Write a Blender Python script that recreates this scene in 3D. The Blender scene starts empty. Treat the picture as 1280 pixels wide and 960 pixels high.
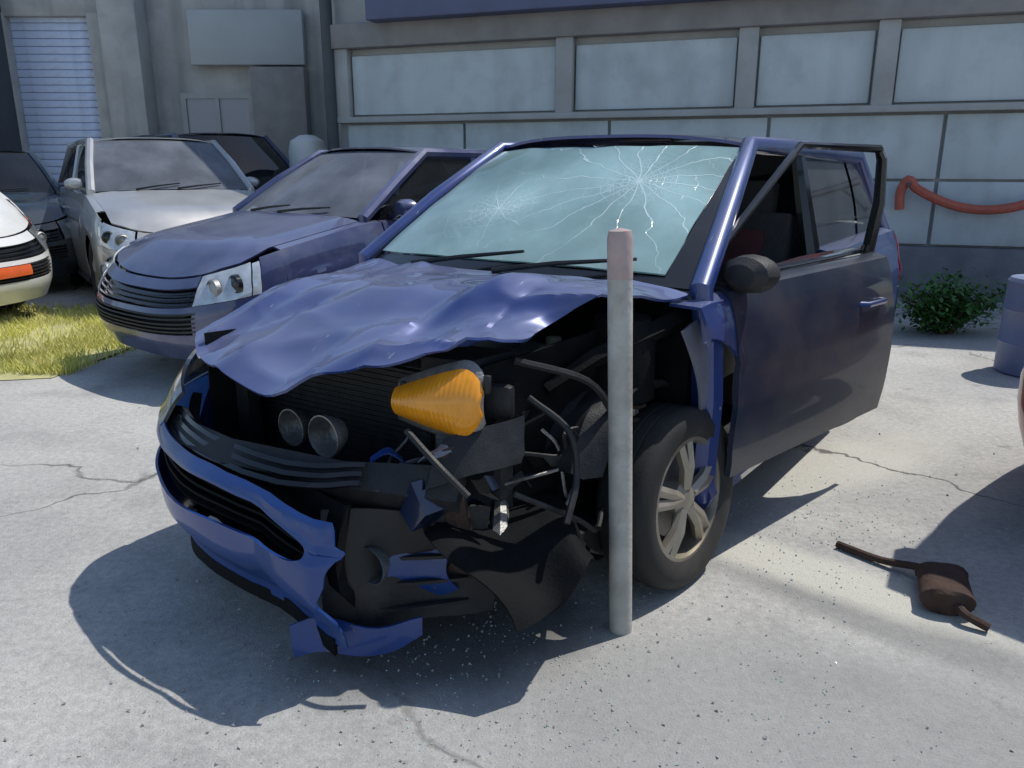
import bpy, math, random
from mathutils import Vector, Matrix, noise
random.seed(7)
R = math.radians
SC = bpy.context.scene
COL = SC.collection

# ------------------------------------------------------------------ camera, sky, sun, exposure
cam = bpy.data.cameras.new('camera'); camo = bpy.data.objects.new('camera', cam); COL.objects.link(camo)
cam.sensor_width = 36; cam.lens = 27.58; cam.clip_start = .05; cam.clip_end = 2000
camo.location = (0, 0, 1.344); camo.rotation_euler = (R(90 - 15.45), 0, 0)
SC.camera = camo
SUN = Vector((.51, .28, 1.0)).normalized()
w = bpy.data.worlds.new('World'); SC.world = w; w.use_nodes = True
nt = w.node_tree; bg = nt.nodes['Background']
sky = nt.nodes.new('ShaderNodeTexSky'); sky.sky_type = 'NISHITA'; sky.sun_disc = False
sky.sun_elevation = math.asin(SUN.z); sky.sun_rotation = math.atan2(SUN.x, SUN.y)
sky.air_density = 1.0; sky.dust_density = .6; sky.ozone_density = 1.5
nt.links.new(sky.outputs[0], bg.inputs[0]); bg.inputs[1].default_value = .14
sl = bpy.data.lights.new('sun', 'SUN'); sl.energy = 3.7; sl.angle = R(.5); sl.color = (1, .955, .89)
so = bpy.data.objects.new('sun', sl); COL.objects.link(so); so.rotation_euler = SUN.to_track_quat('Z', 'Y').to_euler()
so.location = (6, 4, 12)
SC.view_settings.view_transform = 'Standard'; SC.view_settings.look = 'None'
SC.view_settings.exposure = 0; SC.view_settings.gamma = 1

# ------------------------------------------------------------------ materials
def mat(name, col, rough=.6, metal=0., coat=0., var=.15, scale=6., bump=0., bscale=60., dust=None, dscale=2.5, dlo=.45, dhi=.75,
        trans=0., ior=1.45, rv=.12, damt=1., dust_sheen=None, scratch=None, streak=None):
    m = bpy.data.materials.new(name); m.use_nodes = True
    t = m.node_tree; N = t.nodes; L = t.links; p = N['Principled BSDF']
    tc = N.new('ShaderNodeTexCoord')
    n1 = N.new('ShaderNodeTexNoise'); n1.inputs['Scale'].default_value = scale; n1.inputs['Detail'].default_value = 6
    L.new(tc.outputs['Object'], n1.inputs['Vector'])
    mr = N.new('ShaderNodeMapRange'); mr.inputs['From Min'].default_value = .3; mr.inputs['From Max'].default_value = .7
    mr.inputs['To Min'].default_value = 1 - var; mr.inputs['To Max'].default_value = 1 + var
    L.new(n1.outputs['Fac'], mr.inputs['Value'])
    mx = N.new('ShaderNodeMix'); mx.data_type = 'RGBA'; mx.blend_type = 'MULTIPLY'; mx.inputs['Factor'].default_value = 1
    mx.inputs['A'].default_value = (*col, 1); L.new(mr.outputs[0], mx.inputs['B'])
    out = mx.outputs['Result']
    if dust:
        n2 = N.new('ShaderNodeTexNoise'); n2.inputs['Scale'].default_value = dscale; n2.inputs['Detail'].default_value = 9
        n2.inputs['Roughness'].default_value = .65
        L.new(tc.outputs['Object'], n2.inputs['Vector'])
        m2 = N.new('ShaderNodeMapRange'); m2.inputs['From Min'].default_value = dlo; m2.inputs['From Max'].default_value = dhi
        m2.inputs['To Max'].default_value = damt
        L.new(n2.outputs['Fac'], m2.inputs['Value'])
        md = N.new('ShaderNodeMix'); md.data_type = 'RGBA'; L.new(m2.outputs[0], md.inputs['Factor'])
        L.new(out, md.inputs['A']); md.inputs['B'].default_value = (*dust, 1); out = md.outputs['Result']
    if streak:
        mp_ = N.new('ShaderNodeMapping'); mp_.inputs['Scale'].default_value = (3.2, 3.2, .22); L.new(tc.outputs['Object'], mp_.inputs['Vector'])
        n5 = N.new('ShaderNodeTexNoise'); n5.inputs['Scale'].default_value = 1.2; n5.inputs['Detail'].default_value = 7; L.new(mp_.outputs[0], n5.inputs['Vector'])
        m5 = N.new('ShaderNodeMapRange'); m5.inputs['From Min'].default_value = .48; m5.inputs['From Max'].default_value = .72; m5.inputs['To Max'].default_value = streak[3]; L.new(n5.outputs['Fac'], m5.inputs['Value'])
        x5 = N.new('ShaderNodeMix'); x5.data_type = 'RGBA'; L.new(m5.outputs[0], x5.inputs['Factor']); L.new(out, x5.inputs['A']); x5.inputs['B'].default_value = (*streak[:3], 1); out = x5.outputs['Result']
    if scratch:
        fs = []
        for rot_, sc_ in (((.4, .2, .7), (3, 42, 20)), ((-.3, .5, -.5), (4, 60, 26))):
            mp_ = N.new('ShaderNodeMapping'); mp_.inputs['Rotation'].default_value = rot_; mp_.inputs['Scale'].default_value = sc_; L.new(tc.outputs['Object'], mp_.inputs['Vector'])
            n5 = N.new('ShaderNodeTexNoise'); n5.inputs['Scale'].default_value = 1; n5.inputs['Detail'].default_value = 4; L.new(mp_.outputs[0], n5.inputs['Vector'])
            m5 = N.new('ShaderNodeMapRange'); m5.inputs['From Min'].default_value = .715; m5.inputs['From Max'].default_value = .745; L.new(n5.outputs['Fac'], m5.inputs['Value']); fs.append(m5.outputs[0])
        mk = N.new('ShaderNodeTexNoise'); mk.inputs['Scale'].default_value = 4.5; mk.inputs['Detail'].default_value = 9; mk.inputs['Roughness'].default_value = .7; L.new(tc.outputs['Object'], mk.inputs['Vector'])
        mf = N.new('ShaderNodeMapRange'); mf.inputs['From Min'].default_value = .70; mf.inputs['From Max'].default_value = .72; L.new(mk.outputs['Fac'], mf.inputs['Value']); fs.append(mf.outputs[0])
        a_ = fs[0]
        for f_ in fs[1:]:
            q_ = N.new('ShaderNodeMath'); q_.operation = 'MAXIMUM'; L.new(a_, q_.inputs[0]); L.new(f_, q_.inputs[1]); a_ = q_.outputs[0]
        q_ = N.new('ShaderNodeMath'); q_.operation = 'MULTIPLY'; L.new(a_, q_.inputs[0]); q_.inputs[1].default_value = scratch[3]
        x5 = N.new('ShaderNodeMix'); x5.data_type = 'RGBA'; L.new(q_.outputs[0], x5.inputs['Factor']); L.new(out, x5.inputs['A']); x5.inputs['B'].default_value = (*scratch[:3], 1); out = x5.outputs['Result']
    if dust_sheen:  # pale tint on upward faces: painted sky sheen along with settled dust
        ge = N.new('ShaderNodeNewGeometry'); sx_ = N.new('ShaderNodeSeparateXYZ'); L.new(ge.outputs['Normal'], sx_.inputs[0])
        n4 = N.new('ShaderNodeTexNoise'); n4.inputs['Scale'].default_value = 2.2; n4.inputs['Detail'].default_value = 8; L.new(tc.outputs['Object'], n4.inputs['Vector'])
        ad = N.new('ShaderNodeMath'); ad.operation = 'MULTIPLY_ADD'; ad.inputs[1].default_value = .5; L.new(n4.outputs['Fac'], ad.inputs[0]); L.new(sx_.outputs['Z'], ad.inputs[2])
        m4 = N.new('ShaderNodeMapRange'); m4.interpolation_type = 'SMOOTHSTEP'; m4.inputs['From Min'].default_value = .85; m4.inputs['From Max'].default_value = 1.42; m4.inputs['To Max'].default_value = dust_sheen[3]
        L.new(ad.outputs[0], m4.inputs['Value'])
        ms_ = N.new('ShaderNodeMix'); ms_.data_type = 'RGBA'; L.new(m4.outputs[0], ms_.inputs['Factor']); L.new(out, ms_.inputs['A']); ms_.inputs['B'].default_value = (*dust_sheen[:3], 1)
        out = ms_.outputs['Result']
    L.new(out, p.inputs['Base Color'])
    r2 = N.new('ShaderNodeMapRange'); r2.inputs['To Min'].default_value = max(.02, rough - rv); r2.inputs['To Max'].default_value = min(1, rough + rv)
    L.new(n1.outputs['Fac'], r2.inputs['Value']); L.new(r2.outputs[0], p.inputs['Roughness'])
    p.inputs['Metallic'].default_value = metal; p.inputs['Coat Weight'].default_value = coat; p.inputs['Coat Roughness'].default_value = .04
    p.inputs['Transmission Weight'].default_value = trans; p.inputs['IOR'].default_value = ior
    if bump:
        n3 = N.new('ShaderNodeTexNoise'); n3.inputs['Scale'].default_value = bscale; n3.inputs['Detail'].default_value = 8
        L.new(tc.outputs['Object'], n3.inputs['Vector'])
        b = N.new('ShaderNodeBump'); b.inputs['Strength'].default_value = bump; b.inputs['Distance'].default_value = .02
        L.new(n3.outputs['Fac'], b.inputs['Height']); L.new(b.outputs[0], p.inputs['Normal'])
    return m

def glass_mat(name, tint, rough=.03, dust_sky=.18):
    m = bpy.data.materials.new(name); m.use_nodes = True
    t = m.node_tree; N = t.nodes; L = t.links; N.remove(N['Principled BSDF']); o = N['Material Output']
    tr = N.new('ShaderNodeBsdfTransparent'); tr.inputs[0].default_value = (*tint, 1)
    gl = N.new('ShaderNodeBsdfGlossy'); gl.inputs['Roughness'].default_value = rough
    fr = N.new('ShaderNodeFresnel'); fr.inputs[0].default_value = 1.5
    df = N.new('ShaderNodeBsdfDiffuse'); df.inputs[0].default_value = (.33, .36, .42, 1)  # blue-grey film: dust plus the sky's reflection put into the colour
    tc = N.new('ShaderNodeTexCoord'); n = N.new('ShaderNodeTexNoise'); n.inputs['Scale'].default_value = 3; n.inputs['Detail'].default_value = 8
    L.new(tc.outputs['Object'], n.inputs['Vector'])
    mr = N.new('ShaderNodeMapRange'); mr.inputs['From Min'].default_value = .4; mr.inputs['From Max'].default_value = .8; mr.inputs['To Max'].default_value = dust_sky; mr.inputs['To Min'].default_value = dust_sky * .5
    L.new(n.outputs['Fac'], mr.inputs['Value'])
    m1 = N.new('ShaderNodeMixShader'); L.new(fr.outputs[0], m1.inputs[0]); L.new(tr.outputs[0], m1.inputs[1]); L.new(gl.outputs[0], m1.inputs[2])
    m2 = N.new('ShaderNodeMixShader'); L.new(mr.outputs[0], m2.inputs[0]); L.new(m1.outputs[0], m2.inputs[1]); L.new(df.outputs[0], m2.inputs[2])
    L.new(m2.outputs[0], o.inputs[0]); return m

def shattered_mat():
    m = mat('shattered_glass', (.38, .56, .56), rough=.12, coat=.8, var=.3, scale=2.2)
    t = m.node_tree; N = t.nodes; L = t.links; p = N['Principled BSDF']
    tc = N.new('ShaderNodeTexCoord')
    def M_(op, a, b=None, c=None):
        n = N.new('ShaderNodeMath'); n.operation = op
        for k, v in enumerate((a, b, c)):
            if v is None: continue
            if isinstance(v, (int, float)): n.inputs[k].default_value = v
            else: L.new(v, n.inputs[k])
        return n.outputs[0]
    def MR(v, a, b, c, d):
        n = N.new('ShaderNodeMapRange'); L.new(v, n.inputs['Value'])
        for k, q in zip(('From Min', 'From Max', 'To Min', 'To Max'), (a, b, c, d)): n.inputs[k].default_value = q
        return n.outputs[0]
    nz = N.new('ShaderNodeTexNoise'); nz.inputs['Scale'].default_value = 5; nz.inputs['Detail'].default_value = 3; L.new(tc.outputs['Object'], nz.inputs['Vector'])
    sp = N.new('ShaderNodeSeparateXYZ'); L.new(tc.outputs['Object'], sp.inputs[0])
    sn = N.new('ShaderNodeSeparateXYZ'); L.new(nz.outputs['Color'], sn.inputs[0])
    hs = []; near = None
    for (x0, y0, nr, reach) in ((-1.60, .30, 17, .85), (-1.42, -.22, 11, .5)):
        dx = M_('MULTIPLY', M_('SUBTRACT', sp.outputs['X'], x0), 1.2); dy = M_('SUBTRACT', sp.outputs['Y'], y0)
        r = M_('SQRT', M_('ADD', M_('MULTIPLY', dx, dx), M_('MULTIPLY', dy, dy)))
        an = M_('ARCTAN2', dy, dx)
        an = M_('ADD', an, M_('MULTIPLY', M_('SUBTRACT', sn.outputs['X'], .5), .55))
        fr = M_('ABSOLUTE', M_('SUBTRACT', M_('FRACT', M_('MULTIPLY', an, nr / 6.2832)), .5))
        rad = MR(M_('MULTIPLY', fr, M_('MULTIPLY', r, 6.2832 / nr)), .0012, .0035, 1, 0)
        rad = M_('MULTIPLY', rad, MR(M_('ADD', r, M_('MULTIPLY', sn.outputs['Y'], .6)), reach * .75, reach * 1.15, 1, 0))
        lg = M_('MULTIPLY', M_('LOGARITHM', M_('ADD', r, .03), 2.718), 3.2)
        lg = M_('ADD', lg, M_('MULTIPLY', sn.outputs['Z'], 2.0))
        ri = M_('ABSOLUTE', M_('SUBTRACT', M_('FRACT', lg), .5))
        ring = M_('MULTIPLY', MR(M_('MULTIPLY', ri, r), .0008, .004, 1, 0), MR(r, .12, .42, .8, 0))
        hs += [rad, ring]
        nr_ = MR(r, .02, .20, 1, 0); near = nr_ if near is None else M_('MAXIMUM', near, nr_)
    v = N.new('ShaderNodeTexVoronoi'); v.feature = 'DISTANCE_TO_EDGE'; v.inputs['Scale'].default_value = 38; L.new(tc.outputs['Object'], v.inputs['Vector'])
    hs.append(M_('MULTIPLY', MR(v.outputs['Distance'], 0, .10, 1, 0), near))
    a = hs[0]
    for h in hs[1:]: a = M_('MAXIMUM', a, h)
    src = p.inputs['Base Color'].links[0].from_socket
    mx = N.new('ShaderNodeMix'); mx.data_type = 'RGBA'; L.new(M_('MULTIPLY', a, .55), mx.inputs['Factor']); L.new(src, mx.inputs['A']); mx.inputs['B'].default_value = (.66, .76, .74, 1)
    L.new(mx.outputs['Result'], p.inputs['Base Color'])
    b = N.new('ShaderNodeBump'); b.inputs['Strength'].default_value = .5; b.inputs['Distance'].default_value = .003; L.new(a, b.inputs['Height']); L.new(b.outputs[0], p.inputs['Normal'])
    tr = N.new('ShaderNodeBsdfTransparent'); tr.inputs[0].default_value = (.62, .80, .78, 1)
    n6 = N.new('ShaderNodeTexNoise'); n6.inputs['Scale'].default_value = 2.6; n6.inputs['Detail'].default_value = 6; L.new(tc.outputs['Object'], n6.inputs['Vector'])
    f = M_('MULTIPLY', MR(n6.outputs['Fac'], .35, .65, .16, .46), M_('SUBTRACT', 1, a))
    ms = N.new('ShaderNodeMixShader'); L.new(f, ms.inputs[0]); L.new(p.outputs[0], ms.inputs[1]); L.new(tr.outputs[0], ms.inputs[2]); L.new(ms.outputs[0], N['Material Output'].inputs[0])
    return m

def ground_mat():
    m = bpy.data.materials.new('worn_concrete'); m.use_nodes = True
    t = m.node_tree; N = t.nodes; L = t.links; p = N['Principled BSDF']
    tc = N.new('ShaderNodeTexCoord'); P = tc.outputs['Object']
    def nz(s, d=8, r=.6):
        n = N.new('ShaderNodeTexNoise'); n.inputs['Scale'].default_value = s; n.inputs['Detail'].default_value = d; n.inputs['Roughness'].default_value = r
        L.new(P, n.inputs['Vector']); return n.outputs['Fac']
    def mr(v, a, b, c, d):
        n = N.new('ShaderNodeMapRange'); n.inputs['From Min'].default_value = a; n.inputs['From Max'].default_value = b
        n.inputs['To Min'].default_value = c; n.inputs['To Max'].default_value = d; L.new(v, n.inputs['Value']); return n.outputs[0]
    def mix(f, a, b, bt='MIX'):
        n = N.new('ShaderNodeMix'); n.data_type = 'RGBA'; n.blend_type = bt
        if isinstance(f, float): n.inputs['Factor'].default_value = f
        else: L.new(f, n.inputs['Factor'])
        for k, v in (('A', a), ('B', b)):
            if isinstance(v, tuple): n.inputs[k].default_value = (*v, 1)
            else: L.new(v, n.inputs[k])
        return n.outputs['Result']
    c = mix(mr(nz(.55, 6), .38, .62, 0, 1), (.415, .41, .392), (.545, .54, .505))
    c = mix(mr(nz(1.7, 8, .65), .5, .72, 0, .75), c, (.30, .295, .285))
    c = mix(mr(nz(1.1, 5), .56, .7, 0, .6), c, (.56, .555, .50))
    c = mix(1., c, mr(nz(38, 8, .7), .25, .75, .72, 1.25), 'MULTIPLY')
    c = mix(1., c, mr(nz(210, 4, .7), .3, .7, .8, 1.18), 'MULTIPLY')
    def patch(c, cx, cy, rx, ry, ang, col, amt):
        mp = N.new('ShaderNodeMapping'); mp.vector_type = 'TEXTURE'; mp.inputs['Location'].default_value = (cx, cy, 0); mp.inputs['Rotation'].default_value = (0, 0, ang); mp.inputs['Scale'].default_value = (rx, ry, 1)
        L.new(P, mp.inputs['Vector']); ln_ = N.new('ShaderNodeVectorMath'); ln_.operation = 'LENGTH'; L.new(mp.outputs[0], ln_.inputs[0])
        ad_ = N.new('ShaderNodeMath'); ad_.operation = 'MULTIPLY_ADD'; ad_.inputs[1].default_value = .9; L.new(nz(2.4, 8, .65), ad_.inputs[0]); L.new(ln_.outputs['Value'], ad_.inputs[2])
        return mix(mr(ad_.outputs[0], 1.15, 1.75, amt, 0), c, col)
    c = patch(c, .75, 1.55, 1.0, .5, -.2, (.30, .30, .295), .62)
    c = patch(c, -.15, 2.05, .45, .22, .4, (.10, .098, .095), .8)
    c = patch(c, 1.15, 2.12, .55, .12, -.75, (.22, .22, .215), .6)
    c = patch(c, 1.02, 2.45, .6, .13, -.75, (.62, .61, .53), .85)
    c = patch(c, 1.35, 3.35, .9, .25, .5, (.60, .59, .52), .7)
    # oil stains
    c = mix(mr(nz(2.6, 7, .55), .66, .74, 0, .6), c, (.12, .115, .11))
    # aggregate
    v = N.new('ShaderNodeTexVoronoi'); v.inputs['Scale'].default_value = 85; L.new(P, v.inputs['Vector'])
    c = mix(mr(v.outputs['Distance'], .0, .28, .55, 0), c, (.22, .215, .205))
    # cracks
    nzv = N.new('ShaderNodeTexNoise'); nzv.inputs['Scale'].default_value = 1.8; nzv.inputs['Detail'].default_value = 6; L.new(P, nzv.inputs['Vector'])
    va = N.new('ShaderNodeVectorMath'); va.operation = 'MULTIPLY_ADD'; va.inputs[1].default_value = (.7, .7, 0); L.new(nzv.outputs['Color'], va.inputs[0]); L.new(P, va.inputs[2])
    vc = N.new('ShaderNodeTexVoronoi'); vc.feature = 'DISTANCE_TO_EDGE'; vc.inputs['Scale'].default_value = .42; L.new(va.outputs[0], vc.inputs['Vector'])
    cr = mr(vc.outputs['Distance'], .001, .006, 1, 0)
    crm = N.new('ShaderNodeMath'); crm.operation = 'MULTIPLY'; L.new(cr, crm.inputs[0]); L.new(mr(nz(.9), .42, .56, 0, .85), crm.inputs[1])
    c = mix(crm.outputs[0], c, (.09, .085, .08))
    L.new(c, p.inputs['Base Color']); p.inputs['Roughness'].default_value = .9; p.inputs['Specular IOR Level'].default_value = .25
    h1 = N.new('ShaderNodeMath'); h1.operation = 'MULTIPLY_ADD'; L.new(crm.outputs[0], h1.inputs[0]); h1.inputs[1].default_value = -1.6
    ad = N.new('ShaderNodeMath'); ad.operation = 'ADD'; L.new(nz(26, 8, .7), ad.inputs[0]); L.new(nz(150, 4, .7), ad.inputs[1]); L.new(ad.outputs[0], h1.inputs[2])
    b = N.new('ShaderNodeBump'); b.inputs['Strength'].default_value = .55; b.inputs['Distance'].default_value = .012
    L.new(h1.outputs[0], b.inputs['Height']); L.new(b.outputs[0], p.inputs['Normal'])
    return m

M = {}
M['paint'] = mat('blue_paint', (.022, .050, .205), .36, .2, 1., .10, 5, dust=(.10, .10, .10), dscale=3.2, dlo=.42, dhi=.85, damt=.45, dust_sheen=(.31, .33, .44, .50), scratch=(.33, .34, .36, .75))
M['bumper_paint'] = mat('deep_blue_bumper_paint', (.010, .048, .21), .42, 0, .45, .12, 5, dust=(.10, .11, .13), dscale=3.5, dlo=.50, dhi=.85, damt=.5, scratch=(.10, .10, .11, .9))
M['shaded_door_paint'] = mat('grimy_shaded_blue_paint', (.011, .022, .050), .38, .1, .35, .12, 5, dust=(.105, .09, .08), dscale=2.4, dlo=.40, dhi=.78, damt=.6, scratch=(.2, .2, .21, .5))  # car blue darkened: door's shade and brown ground reflection mixed with grime
M['paint_sedan'] = mat('slate_blue_paint', (.05, .062, .15), .36, .3, 1., .1, 5, dust_sheen=(.27, .29, .44, .65), dust=(.25, .24, .23), dlo=.5, dhi=.85, damt=.5)
M['paint_silver'] = mat('silver_paint', (.50, .50, .49), .35, .45, 1., .06, 4, dust=(.4, .38, .34), dlo=.5, dhi=.85, damt=.5)
M['paint_dark'] = mat('dark_blue_paint', (.012, .022, .06), .3, .4, 1., .1, 4, dust=(.2, .19, .18), dlo=.5, dhi=.9, damt=.4)
M['paint_teal'] = mat('dark_teal_paint', (.014, .030, .045), .35, .3, 1., .1, 4, dust=(.14, .14, .14), dlo=.5, dhi=.9, damt=.4)
M['paint_white'] = mat('white_paint', (.74, .74, .71), .35, 0, 1., .05, 4, dust=(.4, .36, .3), dlo=.52, dhi=.85, damt=.5)
M['paint_red'] = mat('faded_red_paint', (.36, .05, .035), .4, 0, .7, .12, 4, dust=(.3, .2, .16), dlo=.5, dhi=.85, damt=.5)
M['void'] = mat('shade_black_plastic', (.007, .008, .009), .75, 0, 0, .3, 20, .15, 120)  # deep shade of the front end put into a near-black colour
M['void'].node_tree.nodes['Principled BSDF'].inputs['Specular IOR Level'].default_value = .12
M['black'] = mat('black_plastic', (.018, .019, .021), .55, 0, 0, .25, 20, .15, 180, dust=(.14, .13, .12), dlo=.5, dhi=.8, damt=.5)
M['trim'] = mat('glossy_black_trim', (.012, .013, .015), .2, 0, .4)
M['rubber'] = mat('tyre_rubber', (.022, .022, .022), .8, 0, 0, .2, 12, .1, 120, dust=(.12, .11, .10), dlo=.5, dhi=.8, damt=.4)
M['alloy'] = mat('dusty_alloy', (.40, .38, .34), .45, .6, 0, .15, 14, dust=(.31, .27, .20), dscale=5, dlo=.32, dhi=.62, damt=.9)
M['steel'] = mat('bare_steel', (.30, .30, .31), .45, .8, 0, .25, 12, dust=(.17, .09, .05), dscale=7, dlo=.5, dhi=.68)
M['rust'] = mat('rusty_iron', (.065, .038, .028), .85, .2, 0, .35, 18, .3, 60, dust=(.06, .045, .04), dscale=9)
M['core'] = mat('dusty_radiator_core', (.035, .037, .04), .6, .3, 0, .3, 25, dust=(.10, .095, .09), dlo=.5, dhi=.8, damt=.6)
M['alu'] = mat('cast_aluminium', (.36, .36, .35), .5, .7, 0, .2, 22, .2, 90, dust=(.09, .08, .07), dlo=.45, dhi=.7)
M['primer'] = mat('grey_inner_panel', (.20, .21, .25), .5, .2, .2, .15, 8, dust=(.10, .09, .085), dlo=.5, dhi=.75)
M['amber'] = mat('amber_lens', (.85, .33, .018), .18, 0, .6, .1, 30)
M['red_lens'] = mat('red_lens', (.45, .02, .015), .2, 0, .6)
M['orange_lens'] = mat('orange_lens', (.75, .13, .03), .2, 0, .6)
M['lamp'] = mat('clear_lamp', (.62, .66, .68), .12, .3, 1., .2, 18)
M['smoked'] = mat('cloudy_lamp', (.12, .135, .14), .2, .3, .8, .3, 18, dust=(.25, .25, .24))
M['glass'] = glass_mat('car_glass', (.42, .50, .50)); M['dust_sky_glass'] = glass_mat('dusty_sky_glass', (.35, .42, .44), .05, .55); M['dglass'] = glass_mat('tinted_glass', (.10, .12, .13), .03, .05)
M['shatter'] = shattered_mat()
M['seat'] = mat('seat_fabric', (.05, .045, .048), .9, 0, 0, .2, 40, .3, 200)
M['seat_red'] = mat('maroon_seat_trim', (.10, .03, .032), .8, 0, 0, .2, 30)
M['airbag'] = mat('beige_cloth', (.36, .33, .30), .9, 0, 0, .1, 10)
M['ground'] = ground_mat()
M['post'] = mat('galvanised_post', (.43, .43, .395), .6, .1, 0, .22, 9, .15, 70, dust=(.20, .17, .14), dscale=6, dlo=.5, dhi=.75, damt=.7)
M['post_red'] = mat('faded_red_band', (.42, .29, .27), .7, 0, 0, .25, 14, .1, 60, dust=(.42, .39, .37), dscale=9, dlo=.38, dhi=.62, damt=.85)
M['panel'] = mat('pale_wall_panel', (.57, .635, .65), .6, 0, 0, .06, 1.3, .04, 40, dust=(.30, .31, .31), dscale=1.5, dlo=.48, dhi=.8, damt=.7, streak=(.34, .36, .36, .30))
M['panel_low'] = mat('lower_wall_panel', (.53, .60, .61), .65, 0, 0, .07, 1.3, .04, 40, dust=(.25, .26, .26), dscale=1.5, dlo=.48, dhi=.8, damt=.7, streak=(.34, .36, .36, .30))
M['frame'] = mat('weathered_grey_frame', (.42, .43, .42), .7, .1, 0, .12, 5, .08, 60, dust=(.16, .14, .12), dlo=.5, dhi=.8, damt=.6)
M['lintel'] = mat('brown_grey_lintel', (.27, .26, .25), .75, 0, 0, .15, 4, .1, 40)
M['fascia'] = mat('navy_fascia', (.105, .125, .215), .5, .2, 0, .12, 3)
M['plinth'] = mat('dark_plinth', (.17, .18, .20), .85, 0, 0, .2, 5, .25, 50)
M['render_wall'] = mat('grey_render', (.47, .465, .44), .9, 0, 0, .1, 2, .15, 50, dust=(.36, .355, .335), dlo=.45, dhi=.75, streak=(.20, .20, .19, .6))
M['rolldoor'] = mat('pale_blue_shutter', (.56, .65, .84), .5, .1, .1, .06, 3, dust=(.3, .33, .4), dlo=.5, dhi=.8)
M['darkpipe'] = mat('dark_downpipe', (.075, .085, .095), .6, .1)
M['blind'] = mat('grey_blind', (.30, .31, .36), .4, 0, .6, .06, 2)
M['sign'] = mat('pale_board', (.42, .455, .46), .6, 0, 0, .06, 2)
M['hose'] = mat('faded_red_hose', (.48, .12, .075), .55, 0, .1, .12, 20)
M['drum'] = mat('blue_plastic', (.14, .19, .33), .5, 0, .1, .1, 4, dust=(.2, .2, .2), dlo=.5, dhi=.85)
M['tank'] = mat('white_plastic', (.66, .66, .62), .5, 0, .2, .05, 4)
M['tank_old'] = mat('yellowed_plastic', (.30, .29, .22), .5, 0, 0, .2, 12, dust=(.08, .07, .06), dlo=.45, dhi=.7)
M['crumb'] = mat('glass_crumbs', (.40, .52, .50), .1, 0, .5)
M['leaf'] = mat('shrub_leaf', (.05, .15, .03), .55, 0, 0, .5, 5)
M['twig'] = mat('twig', (.10, .07, .045), .9)
M['soil'] = mat('dry_lawn_soil', (.48, .45, .22), .95, 0, 0, .3, 5, .4, 40, dust=(.48, .46, .20), dlo=.35, dhi=.6)
M['grass'] = mat('dry_grass', (.64, .63, .17), .7, 0, 0, .35, 1.5, dust=(.74, .67, .34), dscale=6, dlo=.45, dhi=.7)
M['stone'] = mat('grit', (.40, .39, .37), .9, 0, 0, .4, 15)
M['plate'] = mat('blank_plate', (.6, .6, .56), .5)

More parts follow.
